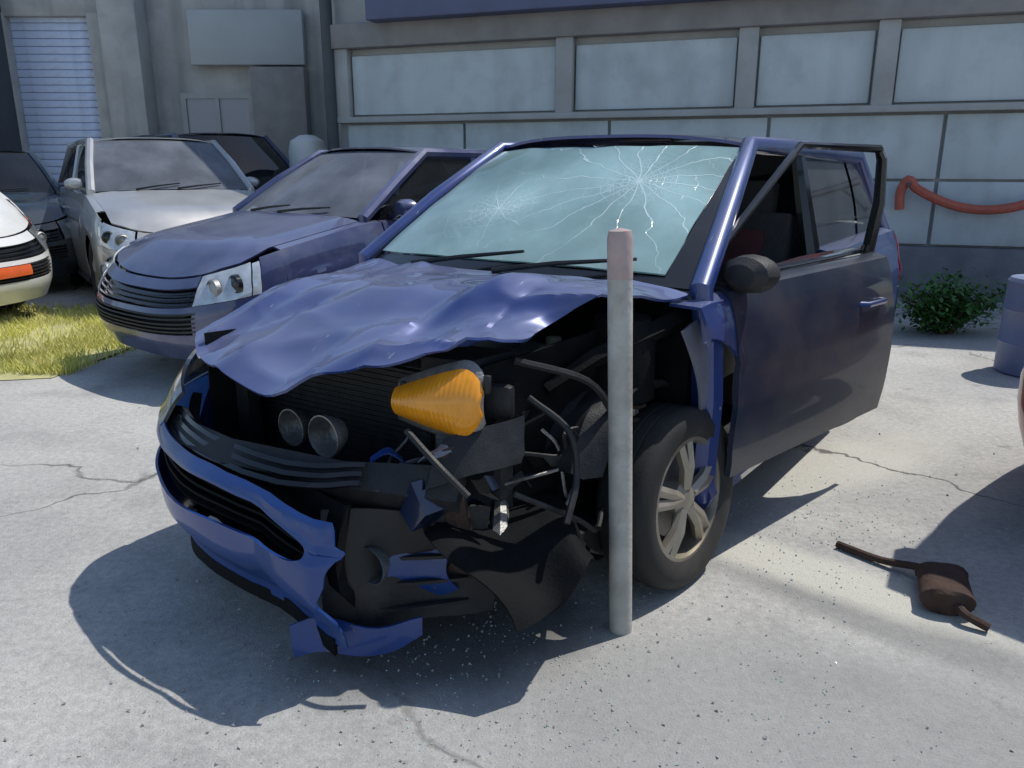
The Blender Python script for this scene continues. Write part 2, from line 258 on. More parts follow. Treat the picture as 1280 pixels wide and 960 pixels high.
# ------------------------------------------------------------------ mesh helpers
class MB:
    def __init__(s): s.v = []; s.f = []
    def add(s, v, f):
        o = len(s.v); s.v += [tuple(p) for p in v]; s.f += [tuple(i + o for i in q) for q in f]; return s
    def grid(s, fn, nu, nv, wrap=False):
        o = len(s.v)
        for i in range(nu + 1):
            for j in range(nv + 1): s.v.append(tuple(fn(i / nu, j / nv)))
        for i in range(nu):
            for j in range(nv):
                a = o + i * (nv + 1) + j; s.f.append((a, a + nv + 1, a + nv + 2, a + 1))
        return s
    def box(s, c, d, rot=None, taper=1.):
        x, y, z = (k / 2 for k in d); c = Vector(c)
        P = [Vector((a * x * (taper if e > 0 else 1), b * y * (taper if e > 0 else 1), e * z)) for e in (-1, 1) for a, b in ((-1, -1), (1, -1), (1, 1), (-1, 1))]
        if rot is not None: P = [rot @ p for p in P]
        return s.add([p + c for p in P], [(3, 2, 1, 0), (4, 5, 6, 7), (0, 1, 5, 4), (1, 2, 6, 5), (2, 3, 7, 6), (3, 0, 4, 7)])
    def tube(s, pts, r, n=8, cap=True):
        pts = [Vector(p) for p in pts]; rs = r if isinstance(r, (list, tuple)) else [r] * len(pts)
        o = len(s.v); up = None
        for k, p in enumerate(pts):
            d = (pts[min(k + 1, len(pts) - 1)] - pts[max(k - 1, 0)]).normalized()
            if up is None: up = Vector((0, 0, 1)) if abs(d.z) < .9 else Vector((1, 0, 0))
            x = up.cross(d).normalized(); y = d.cross(x); up = y
            for i in range(n):
                a = 2 * math.pi * i / n; s.v.append(tuple(p + (x * math.cos(a) + y * math.sin(a)) * rs[k]))
        for k in range(len(pts) - 1):
            for i in range(n):
                a = o + k * n + i; b = o + k * n + (i + 1) % n; s.f.append((a, b, b + n, a + n))
        if cap:
            s.f.append(tuple(o + i for i in reversed(range(n)))); s.f.append(tuple(o + (len(pts) - 1) * n + i for i in range(n)))
        return s
    def lathe(s, prof, c=(0, 0, 0), axis='z', n=24, close=True):
        """prof: list of (radius, offset along axis)"""
        o = len(s.v); c = Vector(c)
        for r, h in prof:
            for i in range(n):
                a = 2 * math.pi * i / n; q = (r * math.cos(a), r * math.sin(a), h)
                if axis == 'y': q = (q[0], h, q[1])
                if axis == 'x': q = (h, q[0], q[1])
                s.v.append(tuple(c + Vector(q)))
        m = len(prof)
        for k in range(m if close == 'loop' else m - 1):
            k2 = (k + 1) % m
            for i in range(n):
                j = (i + 1) % n; s.f.append((o + k * n + i, o + k * n + j, o + k2 * n + j, o + k2 * n + i))
        if close is True:
            s.f.append(tuple(o + i for i in reversed(range(n)))); s.f.append(tuple(o + (m - 1) * n + i for i in range(n)))
        return s
    def build(s, name, m, parent=None, thick=0., split=32, bevel=0., deform=None, loc=None):
        me = bpy.data.meshes.new(name)
        vs = [tuple(deform(Vector(p))) for p in s.v] if deform else s.v
        me.from_pydata(vs, [], s.f); me.validate(); me.update()
        import bmesh
        bm = bmesh.new(); bm.from_mesh(me)
        bmesh.ops.remove_doubles(bm, verts=bm.verts, dist=1e-5)
        bmesh.ops.recalc_face_normals(bm, faces=bm.faces)
        for f in bm.faces: f.smooth = True
        bm.to_mesh(me); bm.free()
        me.materials.append(m if not isinstance(m, str) else M[m])
        o = bpy.data.objects.new(name, me); COL.objects.link(o)
        if parent: o.parent = parent
        if loc: o.location = loc
        if thick:
            q = o.modifiers.new('thickness', 'SOLIDIFY'); q.thickness = thick; q.offset = 0
        if bevel:
            q = o.modifiers.new('bevel', 'BEVEL'); q.width = bevel; q.segments = 2; q.limit_method = 'ANGLE'; q.angle_limit = R(35)
        q = o.modifiers.new('split', 'EDGE_SPLIT'); q.split_angle = R(split)
        return o

def tag(o, label, cat, group=None, kind=None):
    if label: o['label'] = label
    if cat: o['category'] = cat
    if group: o['group'] = group
    if kind: o['kind'] = kind
    return o
def empty(name, loc=(0, 0, 0), rz=0, parent=None):
    o = bpy.data.objects.new(name, None); COL.objects.link(o); o.location = loc; o.rotation_euler = (0, 0, rz); o.empty_display_size = .2
    if parent: o.parent = parent
    return o
def spline(pts, n=6):
    P_ = [Vector(p) for p in pts]; P_ = [P_[0] * 2 - P_[1]] + P_ + [P_[-1] * 2 - P_[-2]]; out = []
    for i in range(1, len(P_) - 2):
        for k in range(n):
            t = k / n; a, b, c, d = P_[i - 1:i + 3]
            out.append(.5 * ((2 * b) + (c - a) * t + (2 * a - 5 * b + 4 * c - d) * t * t + (3 * b - a - 3 * c + d) * t ** 3))
    return out + [P_[-2]]
def lerp(a, b, t): return a + (b - a) * t
def interp(x, pts):
    if x <= pts[0][0]: return pts[0][1]
    for (a, p), (b, q) in zip(pts, pts[1:]):
        if x <= b:
            return lerp(p, q, (x - a) / (b - a))
    return pts[-1][1]
def smooth_interp(x, pts, h=.07): return (interp(x - h, pts) + 2 * interp(x, pts) + interp(x + h, pts)) / 4

# ------------------------------------------------------------------ car builder: x = 0 at the nose, -L at the tail, y to the car's left
class Car:
    def __init__(s, L=4.3, W=.86, H=1.46, zs=.21, cf=.62, cr=.45, wheels=(-.86, -3.4), ar=.345, wr=.31,
                 ws=(-1.2, -1.95), tail=(-3.05, -3.5), belt=.96, nose=.70, deck=False, hood_back=.96):
        s.__dict__.update(locals()); del s.__dict__['s']
        s.top = sorted([(0, nose - .08), (-.12, nose), (-.4, nose + .08), (ws[0], hood_back), (ws[0] - .3, belt), (tail[1] + .1, belt + .04), (-L + .05, belt - .02), (-L, belt - .06)])
    def ztop(s, x): return smooth_interp(x, s.top)
    def zbot(s, x):
        z = s.zs
        for wx in s.wheels:
            d = x - wx
            if abs(d) < s.ar: z = max(z, s.wr + math.sqrt(s.ar ** 2 - d * d) * 1.0)
        return z
    def fw(s, t): return interp(t, [(0, .93), (.12, .965), (.3, .99), (.5, 1), (.68, .994), (.72, 1.002), (.76, .984), (.9, .962), (1, .925)])
    def P(s, q, side, v, ztop=None, zbot=None):
        n = 2 / 2.7
        if q < 1:
            a = q * math.pi / 2; x = -s.cf * (1 - math.cos(a) ** n); y = s.W * math.sin(a) ** n
        elif q <= 2:
            x = lerp(-s.cf, -(s.L - s.cr), q - 1); y = s.W
        else:
            a = (3 - q) * math.pi / 2; x = -s.L + s.cr * (1 - math.cos(a) ** n); y = s.W * math.sin(a) ** n
        zt = s.ztop(x) if ztop is None else ztop; zb = (s.zbot(x) if q > .5 and q < 2.5 else s.zs) if zbot is None else zbot
        z = lerp(zb, zt, v); t = (z - s.zs) / (s.ztop(x) - s.zs)
        y *= s.fw(t)
        if q < 1: x += -interp(t, [(0, .09), (.25, 0.01), (.5, 0), (.68, .03), (.85, .09), (1, .17)]) * (1 - q ** 2)
        if q > 2: x += interp(t, [(0, .1), (.3, 0), (.55, 0), (.62, .04), (.8, .06), (1, .12)]) * (1 - (3 - q) ** 2)
        return Vector((x, y * side, z))
    def qx(s, x): return 1 + (-s.cf - x) / (s.L - s.cr - s.cf)
    def side_skin(s, mb, side, xa, xb, n=24, nv=9, roll=.1, z0=0.):
        """panel along the side between xa (front) and xb, following the wheel arch, with its top rolled inwards"""
        xs = set(lerp(xa, xb, i / n) for i in range(n + 1))
        for wx in s.wheels:
            for k in range(17):
                a = math.pi * k / 16; x = wx + s.ar * math.cos(a) * .9995
                if xb < x < xa: xs.add(x)
        xs = sorted(xs, reverse=True)
        xs = [x for i, x in enumerate(xs) if i == 0 or xs[i - 1] - x > .004]
        o = len(mb.v)
        for x in xs:
            q = s.qx(x)
            for j in range(nv + 1): mb.v.append(tuple(s.P(q, side, j / nv, zbot=max(s.zbot(x), z0))))
            p = s.P(q, side, 1)
            mb.v.append((p.x, p.y - side * roll * .5, p.z + .012)); mb.v.append((p.x, p.y - side * roll, p.z + .008))
        m = nv + 3
        for i in range(len(xs) - 1):
            for j in range(m - 1):
                a = o + i * m + j; mb.f.append((a, a + m, a + m + 1, a + 1))
        return mb
    def end_skin(s, mb, qa, qb, va, vb, n=20, nv=6, side=None):
        """front (q 0..1) or rear (q 2..3) wrap from side -1 to +1; qa/qb signed: -1..1 across the nose"""
        def fn(u, v):
            k = lerp(qa, qb, u); sd = 1 if k >= 0 else -1
            q = abs(k) if side != 'rear' else 3 - abs(k)
            x0 = s.P(q, 1, 0, zbot=s.zs)
            return s.P(q, sd, lerp(va, vb, v), zbot=s.zs)
        return mb.grid(fn, n, nv)
    def hood_fn(s, u, v):
        r = u * 2 - 1; a = abs(r)
        f = s.P(a * .72, 1 if r >= 0 else -1, 1); bx = s.ws[0] + .02 - .0 * a + .10 * (1 - r * r); by = r * s.W * .865
        x = lerp(f.x - .01, bx, v); y = lerp(f.y * .97, by, min(1, v * 1.25) if v < .8 else 1)
        k_ = 1 if not getattr(s, 'closed', 0) else min(1, v / .22) ** .7
        return Vector((x, y, lerp(f.z - .014, s.ztop(x), k_) + .014 + .05 * (1 - r ** 4) * min(1, v * 2.5 + .15) - .012 * math.exp(-((a - .62) / .06) ** 2)))
    # greenhouse corner points
    def gh(s):
        b = s.belt; W = s.W
        return dict(A0=Vector((s.ws[0] - .02, W * .86, s.hood_back + .03)), A1=Vector((s.ws[1], W * .70, s.H - .055)),
                    C1=Vector((s.tail[0], W * .68, s.H - .075)), C0=Vector((s.tail[1], W * .80, b + .05)))
    def ws_fn(s, u, v, inset=.0):
        g = s.gh(); r = (u * 2 - 1) * (1 - inset)
        e = g['A0'].lerp(g['A1'], v)
        return Vector((e.x + .11 * (1 - r * r), r * e.y, e.z + .012 * (1 - r * r) * 1.5 + .015 * math.sin(math.pi * v)))
    def rear_fn(s, u, v, inset=.0):
        g = s.gh(); r = (u * 2 - 1) * (1 - inset); e = g['C0'].lerp(g['C1'], v)
        return Vector((e.x - .09 * (1 - r * r), r * e.y, e.z + .02 * (1 - r * r)))
    def roof_fn(s, u, v):
        g = s.gh(); r = u * 2 - 1; e = g['A1'].lerp(g['C1'], v); k = 1 - r * r
        x = e.x + .11 * k * (1 - v) - .09 * k * v
        return Vector((x, r * e.y, e.z + (.065 * (1 - abs(r) ** 3)) * (.45 + .55 * math.sin(math.pi * (.12 + .8 * v)))))
    def side_win(s, side, x0, x1, z0=0., z1=1.):
        """grid fn on the side glass plane; x0,x1 are x at belt; u along, v up"""
        g = s.gh()
        def bot(x): return Vector((x, s.P(s.qx(x), 1, 1).y - .085, s.ztop(x) + .01))
        def toprail(x):
            if x > g['A1'].x: return None
            return g['A1'].lerp(g['C1'], (g['A1'].x - x) / (g['A1'].x - g['C1'].x))
        def fn(u, v):
            x = lerp(x0, x1, u); b = bot(x)
            # top height limited by the A and C pillars
            if x > g['A1'].x: t = (g['A0'].x - x) / (g['A0'].x - g['A1'].x); e = g['A0'].lerp(g['A1'], max(0, t))
            elif x < g['C1'].x: t = (x - g['C0'].x) / (g['C1'].x - g['C0'].x); e = g['C0'].lerp(g['C1'], max(0, t))
            else: e = toprail(x)
            e = Vector((x, e.y, max(b.z + .005, e.z)))
            p = b.lerp(e, lerp(z0, z1, v)); p.y += .018 * math.sin(math.pi * v); p.y *= side
            return p
        return fn

def make_wheel(parent, loc, side, r=.31, wd=.19, tilt=None, spokes=5, rim_m='alloy'):
    w = empty('wheel', loc, 0, parent)
    if tilt: w.rotation_euler = tilt
    h = wd / 2; ri = r * .67
    MB().lathe([(ri, -h * .8), (ri + .02, -h * .95), (r * .86, -h), (r * .955, -h * .9), (r, -h * .66), (r, -h * .2), (r * .985, -h * .17), (r * .985, -h * .12), (r, -h * .09),
                (r, h * .2), (r * .985, h * .23), (r * .985, h * .28), (r, h * .31), (r, h * .66), (r * .955, h * .9), (r * .86, h), (ri + .02, h * .95), (ri, h * .8)], axis='y', n=40, close='loop').build('tyre', 'rubber', w, split=50)
    m = MB(); o = side
    m.lathe([(ri * 1.03, -h * .75), (ri * 1.03, h * .82), (ri * .96, h * .84), (ri * .93, h * .6), (ri * .92, -h * .72)], axis='y', n=40, close='loop')
    face = h * .62 * o
    for k in range(spokes):
        a = 2 * math.pi * k / spokes + .3
        for da in (-.13, .13):
            c, s_ = math.cos(a), math.sin(a); c2, s2 = math.cos(a + da), math.sin(a + da)
            m.tube([(c * .04, face, s_ * .04), (c2 * ri * .55, face + .012 * o, s2 * ri * .55), (c2 * ri * .97, face - .004 * o, s2 * ri * .97)], [.024, .019, .021], 6)
    m.lathe([(.001, face + .02 * o), (.03, face + .02 * o), (.062, face), (.066, face - .05 * o), (.001, face - .05 * o)], axis='y', n=20, close=False)
    m.build('rim', rim_m, w, split=40)
    d = MB().lathe([(.001, 0), (.135, 0), (.135, -.02 * o), (.001, -.02 * o)], (0, face - .045 * o, 0), 'y', 28, False); d.build('brake_disc', 'steel', w)
    return w

def generic_car(name, label, cat, loc, yaw, paint, car, group=None, lamps='lamp', doors=2, tail_lamp='red_lens', indicator='amber', stripped=False, screen='dust_sky_glass'):
    """complete car; yaw = world angle of the car's forward (+x) axis"""
    root = empty(name, loc, yaw); tag(root, label, cat, group)
    c = car; c.closed = True; g = c.gh(); L = c.L
    xb = (g['A0'].x + g['C0'].x) / 2 - .05
    body = MB()
    for sd in (1, -1):
        if not (stripped and sd < 0): c.side_skin(body, sd, -c.cf * .98, c.ws[0] - .13, 12)
        c.side_skin(body, sd, g['C0'].x + (.75 if doors == 2 else .9), -(L - c.cr), 14)
        # sill strip and pillars
        e = [g['A0'] + Vector((.0, .005, -.16)), g['A0'] + Vector((0, .006, 0)), g['A0'].lerp(g['A1'], .5) + Vector((0, .012, .012)), g['A1'], g['A1'].lerp(g['C1'], .5) + Vector((0, .012, .008)), g['C1'], g['C0'] + Vector((-.03, 0, -.04))]
        body.tube([(p.x, p.y * sd, p.z) for p in e], [.03, .036, .036, .034, .034, .04, .06], 8)
        p0 = c.side_win(sd, xb, xb - .01)(0, 0); p1 = c.side_win(sd, xb, xb - .01)(0, 1); body.tube([p0, p1], [.035, .03], 6)
    c.end_skin(body, -1, 1, .62, 1.0, 30, 5, 'rear')
    body.grid(c.roof_fn, 14, 12)
    # deck between the rear glass and the tail
    def deck(u, v):
        r = u * 2 - 1; a = c.rear_fn(u, 0); b = c.P(3 - abs(r) * .9, 1 if r >= 0 else -1, 1); p = a.lerp(b, v); p.z += .025 * math.sin(math.pi * v); return p
    body.grid(deck, 12, 5)
    body.build('body', paint, root, .012)
    MB().grid(c.hood_fn, 18, 14).build('hood', paint, root, .014)
    if indicator == 'orange_lens':
        q_ = MB(); c.end_skin(q_, -.10, .14, .43, .59, 8, 3); q_.build('fog_lamp', 'orange_lens', root, .012, deform=lambda p: p + Vector((.022, 0, 0)))
    fb = MB(); c.end_skin(fb, -1, 1, 0, .34, 32, 4); c.end_skin(fb, -1, -.42, .34, .6, 10, 3); c.end_skin(fb, .42, 1, .34, .6, 10, 3); c.end_skin(fb, -.93, .93, .595, .665, 26, 2); c.end_skin(fb, -.40, .40, .88, .995, 16, 2)
    for sd in (1, -1):
        if not (stripped and sd < 0): c.end_skin(fb, .865 * sd, 1.0 * sd, .60, 1.0, 5, 5)
    if not stripped: fb.build('front_bumper', paint, root, .012)
    gr = MB()
    for k in range(5): c.end_skin(gr, -.44, .44, .37 + k * .05, .39 + k * .05, 12, 1)
    gr.build('grille', 'black', root, .02)
    ug = MB(); c.end_skin(ug, -.40, .40, .665, .885, 14, 3); ug.v = [(x - .035, y, z) for x, y, z in ug.v]
    for k in range(3): c.end_skin(ug, -.38, .38, .695 + k * .06, .715 + k * .06, 14, 1)
    ug.build('upper_grille', 'trim', root, .008)
    for (y0, y1) in ((-.5, .05), (.0, .55)):
        MB().tube([c.ws_fn(.5 + y0 * .5, -.02) + Vector((.02, 0, .02)), c.ws_fn(.5 + (y0 + y1) * .27, .02) + Vector((.012, 0, .025)), c.ws_fn(.5 + y1 * .55, .07) + Vector((.01, 0, .02))], [.011, .009, .006], 5).build('wiper', 'black', root)
    for sd in (1, -1):
        if not (stripped and sd < 0):
            for kq in (.53, .68):
                pc = c.P(kq, sd, .82)
                MB().lathe([(.062, -.02), (.058, .008), (.048, .016), (.046, .004), (.030, .010), (.001, .018)], (0, 0, 0), 'x', 18, False).build('reflector', 'alu' if kq < .6 else 'trim', root, loc=pc)
        if stripped and sd < 0:
            MB().box((-.62, -.5, .55), (.7, .3, .4)).build('inner_wing', 'black', root, bevel=.03)
        h = MB(); c.end_skin(h, .42 * sd, .80 * sd, .67, .985, 12, 5); (sd > 0 or not stripped) and h.build('headlight', lamps, root, .01, deform=lambda p: p + Vector((.004, 0, 0)))
        t = MB(); c.end_skin(t, .805 * sd, .86 * sd, .67, .97, 3, 4); (sd > 0 or not stripped) and t.build('indicator', indicator, root, .01)
        tl = MB(); c.end_skin(tl, .6 * sd, .98 * sd, .64, .95, 8, 4, 'rear'); tl.build('tail_light', tail_lamp, root, .01, deform=lambda p: p + Vector((-.012, 0, 0)))
        bt_ = MB().tube([c.side_win(sd, x_, x_ - .01)(0, 0) + Vector((0, .012 * sd, -.004)) for x_ in (c.ws[0] - .16, xb, g['C0'].x + .2)], .012, 6); bt_.build('belt_trim', 'trim', root)
        MB().tube([(c.wheels[0] - c.ar - .02, sd * c.W * .95, c.zs + .02), (c.wheels[1] + c.ar + .02, sd * c.W * .95, c.zs + .02)], .04, 6).build('sill', 'black', root)
        # doors
        xs = [c.ws[0] - .14, xb, g['C0'].x + (.76 if doors == 2 else .91)]
        segs = [(xs[0], xs[1] + .006), (xs[1] - .006, xs[2])] if doors == 2 else [(xs[0], xs[2])]
        for (a, b) in segs:
            d = MB(); c.side_skin(d, sd, a - .004, b + .004, 12); dd = d.build('door', paint, root, .012)
            hp = c.P(c.qx(b + .14), sd, .80)
            MB().tube([(hp.x - .02, hp.y + .005 * sd, hp.z), (hp.x, hp.y + .03 * sd, hp.z), (hp.x + .13, hp.y + .03 * sd, hp.z), (hp.x + .15, hp.y + .005 * sd, hp.z)], .011, 6).build('door_handle', paint, dd)
            MB().grid(c.side_win(sd, a - .05 if a == xs[0] else a - .03, b + .04), 10, 6).build('window', 'dglass', dd)
        MB().grid(c.side_win(sd, xs[2] - .03, g['C0'].x + .12), 6, 5).build('quarter_window', 'dglass', root)
        mp = c.side_win(sd, c.ws[0] - .3, c.ws[0] - .31)(0, 0)
        m = MB().lathe([(.01, .045), (.05, .04), (.075, 0), (.078, -.05), (.01, -.055)], (0, 0, 0), 'x', 14)
        m.v = [(x + mp.x, y * 1.25 + mp.y + .13 * sd, z * .8 + mp.z + .09) for x, y, z in m.v]
        m.tube([(mp.x, mp.y, mp.z + .02), (mp.x, mp.y + .09 * sd, mp.z + .06)], .02, 6)
        m.build('side_mirror', paint, root)
        make_wheel(root, (c.wheels[0], sd * (c.W - .115), c.wr), sd, c.wr); make_wheel(root, (c.wheels[1], sd * (c.W - .115), c.wr), sd, c.wr)
    rb = MB(); c.end_skin(rb, -1, 1, 0, .6, 30, 5, 'rear'); rb.build('rear_bumper', paint, root, .012)
    MB().grid(lambda u, v: c.ws_fn(u, v, .03), 14, 10).build('windshield', screen, root)
    MB().grid(lambda u, v: c.rear_fn(u, v, .05), 10, 6).build('rear_window', 'dglass', root)
    und = MB(); und.box((-L / 2, 0, .33), (L - .5, c.W * 1.62, .2)); und.box((-.72, 0, .55), (.5, c.W * 1.2, .5)); und.box((-L + .45, 0, .6), (.4, c.W * 1.3, .5))
    und.build('underbody', 'black', root)
    inn = MB()
    for sd in (1, -1):
        for x in (c.ws[1] - .05, c.ws[1] - .95):
            inn.box((x, sd * .36, .52), (.5, .48, .2)); inn.box((x - .3, sd * .36, .83), (.13, .46, .6), Matrix.Rotation(R(-12), 3, 'Y')); inn.box((x - .37, sd * .36, 1.18), (.09, .24, .17))
    inn.box((c.ws[0] - .3, 0, .84), (.4, c.W * 1.6, .2))
    inn.build('interior', 'seat', root, bevel=.02)
    return root

# ------------------------------------------------------------------ ground, lawn
gm = MB().grid(lambda u, v: (lerp(-400, 400, u), lerp(-400, 400, v), 0), 8, 8); go = gm.build('ground', 'ground'); go['kind'] = 'structure'
def lawn_edge(y): return -2.95 + .10 * math.sin(y * 2.3) - .05 * (y - 5)
lw = MB().grid(lambda u, v: (lerp(-14, lawn_edge(lerp(5.05, 7.6, v)), u), lerp(5.05 + .12 * math.sin(u * 31), 7.6, v), .005 + .015 * math.sin(math.pi * v)), 40, 10)
lo = lw.build('lawn', 'soil'); lo['kind'] = 'structure'
rg = random.Random(3); gb = MB()
for k in range(30000):
    y = 5.08 + 2.5 * rg.random() ** 1.4; x = lawn_edge(y) + .06 - 3.2 * rg.random()
    if noise.noise(Vector((x * 1.7, y * 1.7, 2))) < -.22 and rg.random() < .7: continue
    h = rg.uniform(.03, .095); a = rg.uniform(0, 6.28); b = rg.uniform(.1, .7) * h; wd = rg.uniform(.002, .0045)
    dx, dy = math.cos(a), math.sin(a)
    gb.add([(x - dy * wd, y + dx * wd, .0), (x + dy * wd, y - dx * wd, .0), (x + dx * b * .4 + dy * wd * .7, y + dy * b * .4 - dx * wd * .7, h * .6), (x + dx * b, y + dy * b, h)], [(0, 1, 2, 3)])
me = bpy.data.meshes.new('grass'); me.from_pydata(gb.v, [], gb.f); me.materials.append(M['grass']); gro = bpy.data.objects.new('grass', me); COL.objects.link(gro)
tag(gro, 'dry yellow green grass strip beside the concrete at the left', 'grass', kind='stuff')

# ------------------------------------------------------------------ workshop building behind
B0 = Vector((-2.25, 10.6, 0)); B1 = Vector((5.25, 8.0, 0))
bl = (B1 - B0).length; bdir = (B1 - B0).normalized(); brz = math.atan2(bdir.y, bdir.x)
shop = empty('workshop_building', B0, brz); tag(shop, 'long grey panelled workshop building with navy fascia behind the wrecked blue car', 'building')
LX = 13.; HT = 5.4
w_ = MB(); w_.box((LX / 2, 2.6, HT / 2), (LX, 5, HT)); w_.build('wall', 'frame', shop)
MB().box((LX / 2, .04, .27), (LX, .16, .54)).build('plinth', 'plinth', shop, bevel=.01)
def xw(px, z=2.3):
    """distance along the facade of a column seen in the photograph (used once to place the posts)"""
    return px
posts = [.12, 3.02, 5.03, 6.38, 7.9, 9.6, 11.3, 12.9]
for x in posts: MB().box((x, .03, 2.33), (.2, .14, .86)).build('post', 'frame', shop, bevel=.008)
for a, b in zip(posts, posts[1:]):
    MB().box(((a + b) / 2, .07, 2.33), (b - a - .24, .06, .70)).build('panel', 'panel', shop, bevel=.012)
low = [.12, 1.75, 3.55, 5.3, 7.0, 8.5, 9.9, 11.3, 12.9]
for a, b in zip(low, low[1:]):
    for z0, z1 in ((.56, 1.2), (1.225, 1.86)):
        MB().box(((a + b) / 2, .065, (z0 + z1) / 2), (b - a - .035, .05, z1 - z0)).build('lower_panel', 'panel_low', shop, bevel=.01)
MB().box((LX / 2, .02, 1.92), (LX, .15, .07)).build('rail', 'frame', shop, bevel=.008)
MB().box((LX / 2, .0, 2.90), (LX, .18, .28)).build('lintel', 'lintel', shop, bevel=.01)
MB().box((3.35, -.16, 3.28), (5.4, .3, .52)).build('fascia', 'fascia', shop, bevel=.015)
for k in range(7): MB().box((6.2 + k * .98 + .45, .05, 3.42), (.95, .07, .72)).build('upper_panel', 'panel_low', shop, bevel=.012)
MB().tube([(-.03, -.06, 0), (-.03, -.06, 5.3)], .075, 12).build('downpipe', 'darkpipe', shop)
MB().box((LX / 2, 2.5, HT + .06), (LX + .4, 5.5, .12)).build('roof', 'fascia', shop)
hr = empty('hose', B0, brz); tag(hr, 'faded red hose hanging in a sagging loop on the grey wall', 'hose')
hp_ = [(6.50, -.06, .92), (6.49, -.07, 1.10), (6.55, -.09, 1.22)] + [(6.62 + k * .115, -.10 - .02 * math.sin(k), 1.20 - .27 * math.sin(math.pi * (k + .6) / 12.5) ** .8) for k in range(12)] + [(8.0, -.09, 1.22), (8.07, -.07, 1.10), (8.06, -.06, .80)]
hp_ = [(x + .17, y, z) for x, y, z in hp_]
MB().tube(spline(hp_, 4), .048, 10).build('tube', 'hose', hr)
for x in (6.72, 8.17): MB().tube([(x, .03, 1.16), (x, -.14, 1.155), (x, -.17, 1.20)], .014, 6).build('hook', 'steel', hr)
# left, set-back building with the pale blue shutter
left = empty('garage_building', (-16, 14.2, 0), 0); tag(left, 'pale grey rendered garage with blue roller shutter at the far left', 'building')
MB().box((8, 2.6, 2.75), (17, 5, 5.5)).build('wall', 'render_wall', left)
def lx(px, d=13.45): return (px - 640) / 980.5 * d + 16
x0, x1 = lx(28), lx(128)
fr = MB(); fr.box((x0 - .09, .02, 1.9), (.18, .3, 3.8)); fr.box((x1 + .12, .02, 1.9), (.24, .3, 3.8)); fr.box(((x0 + x1) / 2, .03, 3.9), (x1 - x0 + .6, .26, .3)); fr.build('door_frame', 'render_wall', left, bevel=.01)
sh = MB().box((0, 0, 0), (x1 - x0, .04, .118)); s0 = sh.build('shutter_slat', 'rolldoor', left, bevel=.014); s0.location = ((x0 + x1) / 2, .06, .07)
for k in range(1, 31):
    s = s0.copy(); COL.objects.link(s); s.parent = left; s.location = ((x0 + x1) / 2, .06, .07 + k * .122)
MB().box((lx(172), -.1, 2.3), (.62, .5, 4.6)).build('pillar', 'render_wall', left, bevel=.02)
MB().box((lx(8), -.3, 2.2), (.5, .9, 4.4)).build('dark_pillar', 'darkpipe', left, bevel=.02)
MB().box((lx(318), -.05, 3.42), (1.9, .16, .85)).build('board', 'sign', left, bevel=.015)
wf = MB()
for dx, dz, sx, sz in ((0, .42, 1.25, .09), (0, -.42, 1.25, .09), (-.58, 0, .09, .75), (.58, 0, .09, .75), (0, 0, .06, .75)): wf.box((lx(272) + dx, .08, 2.1 + dz), (sx, .1, sz))
wfo = wf.build('window', 'frame', left); MB().box((lx(272), .07, 2.1), (1.1, .02, .76)).build('pane', 'blind', wfo)
MB().box((lx(355), -.12, 1.9), (.9, .3, 2.1)).build('cabinet', 'lintel', left, bevel=.015)

# ------------------------------------------------------------------ the wrecked blue car
FW = Vector((-.588, -.809, 0)); YAW = math.atan2(FW.y, FW.x)
wreck = empty('wrecked_car', (-.715, 1.905, 0), YAW); wreck.scale = (1.006,) * 3
tag(wreck, 'wrecked blue hatchback with crumpled hood, missing front fender and shattered windshield', 'car')
C = Car(L=4.2, W=.84, H=1.47, cr=.42, wheels=(-.98, -3.5), ws=(-1.17, -1.93), tail=(-3.62, -3.95), belt=.95, nose=.70, hood_back=.94)
G = C.gh(); XH = -1.30       # door hinge line

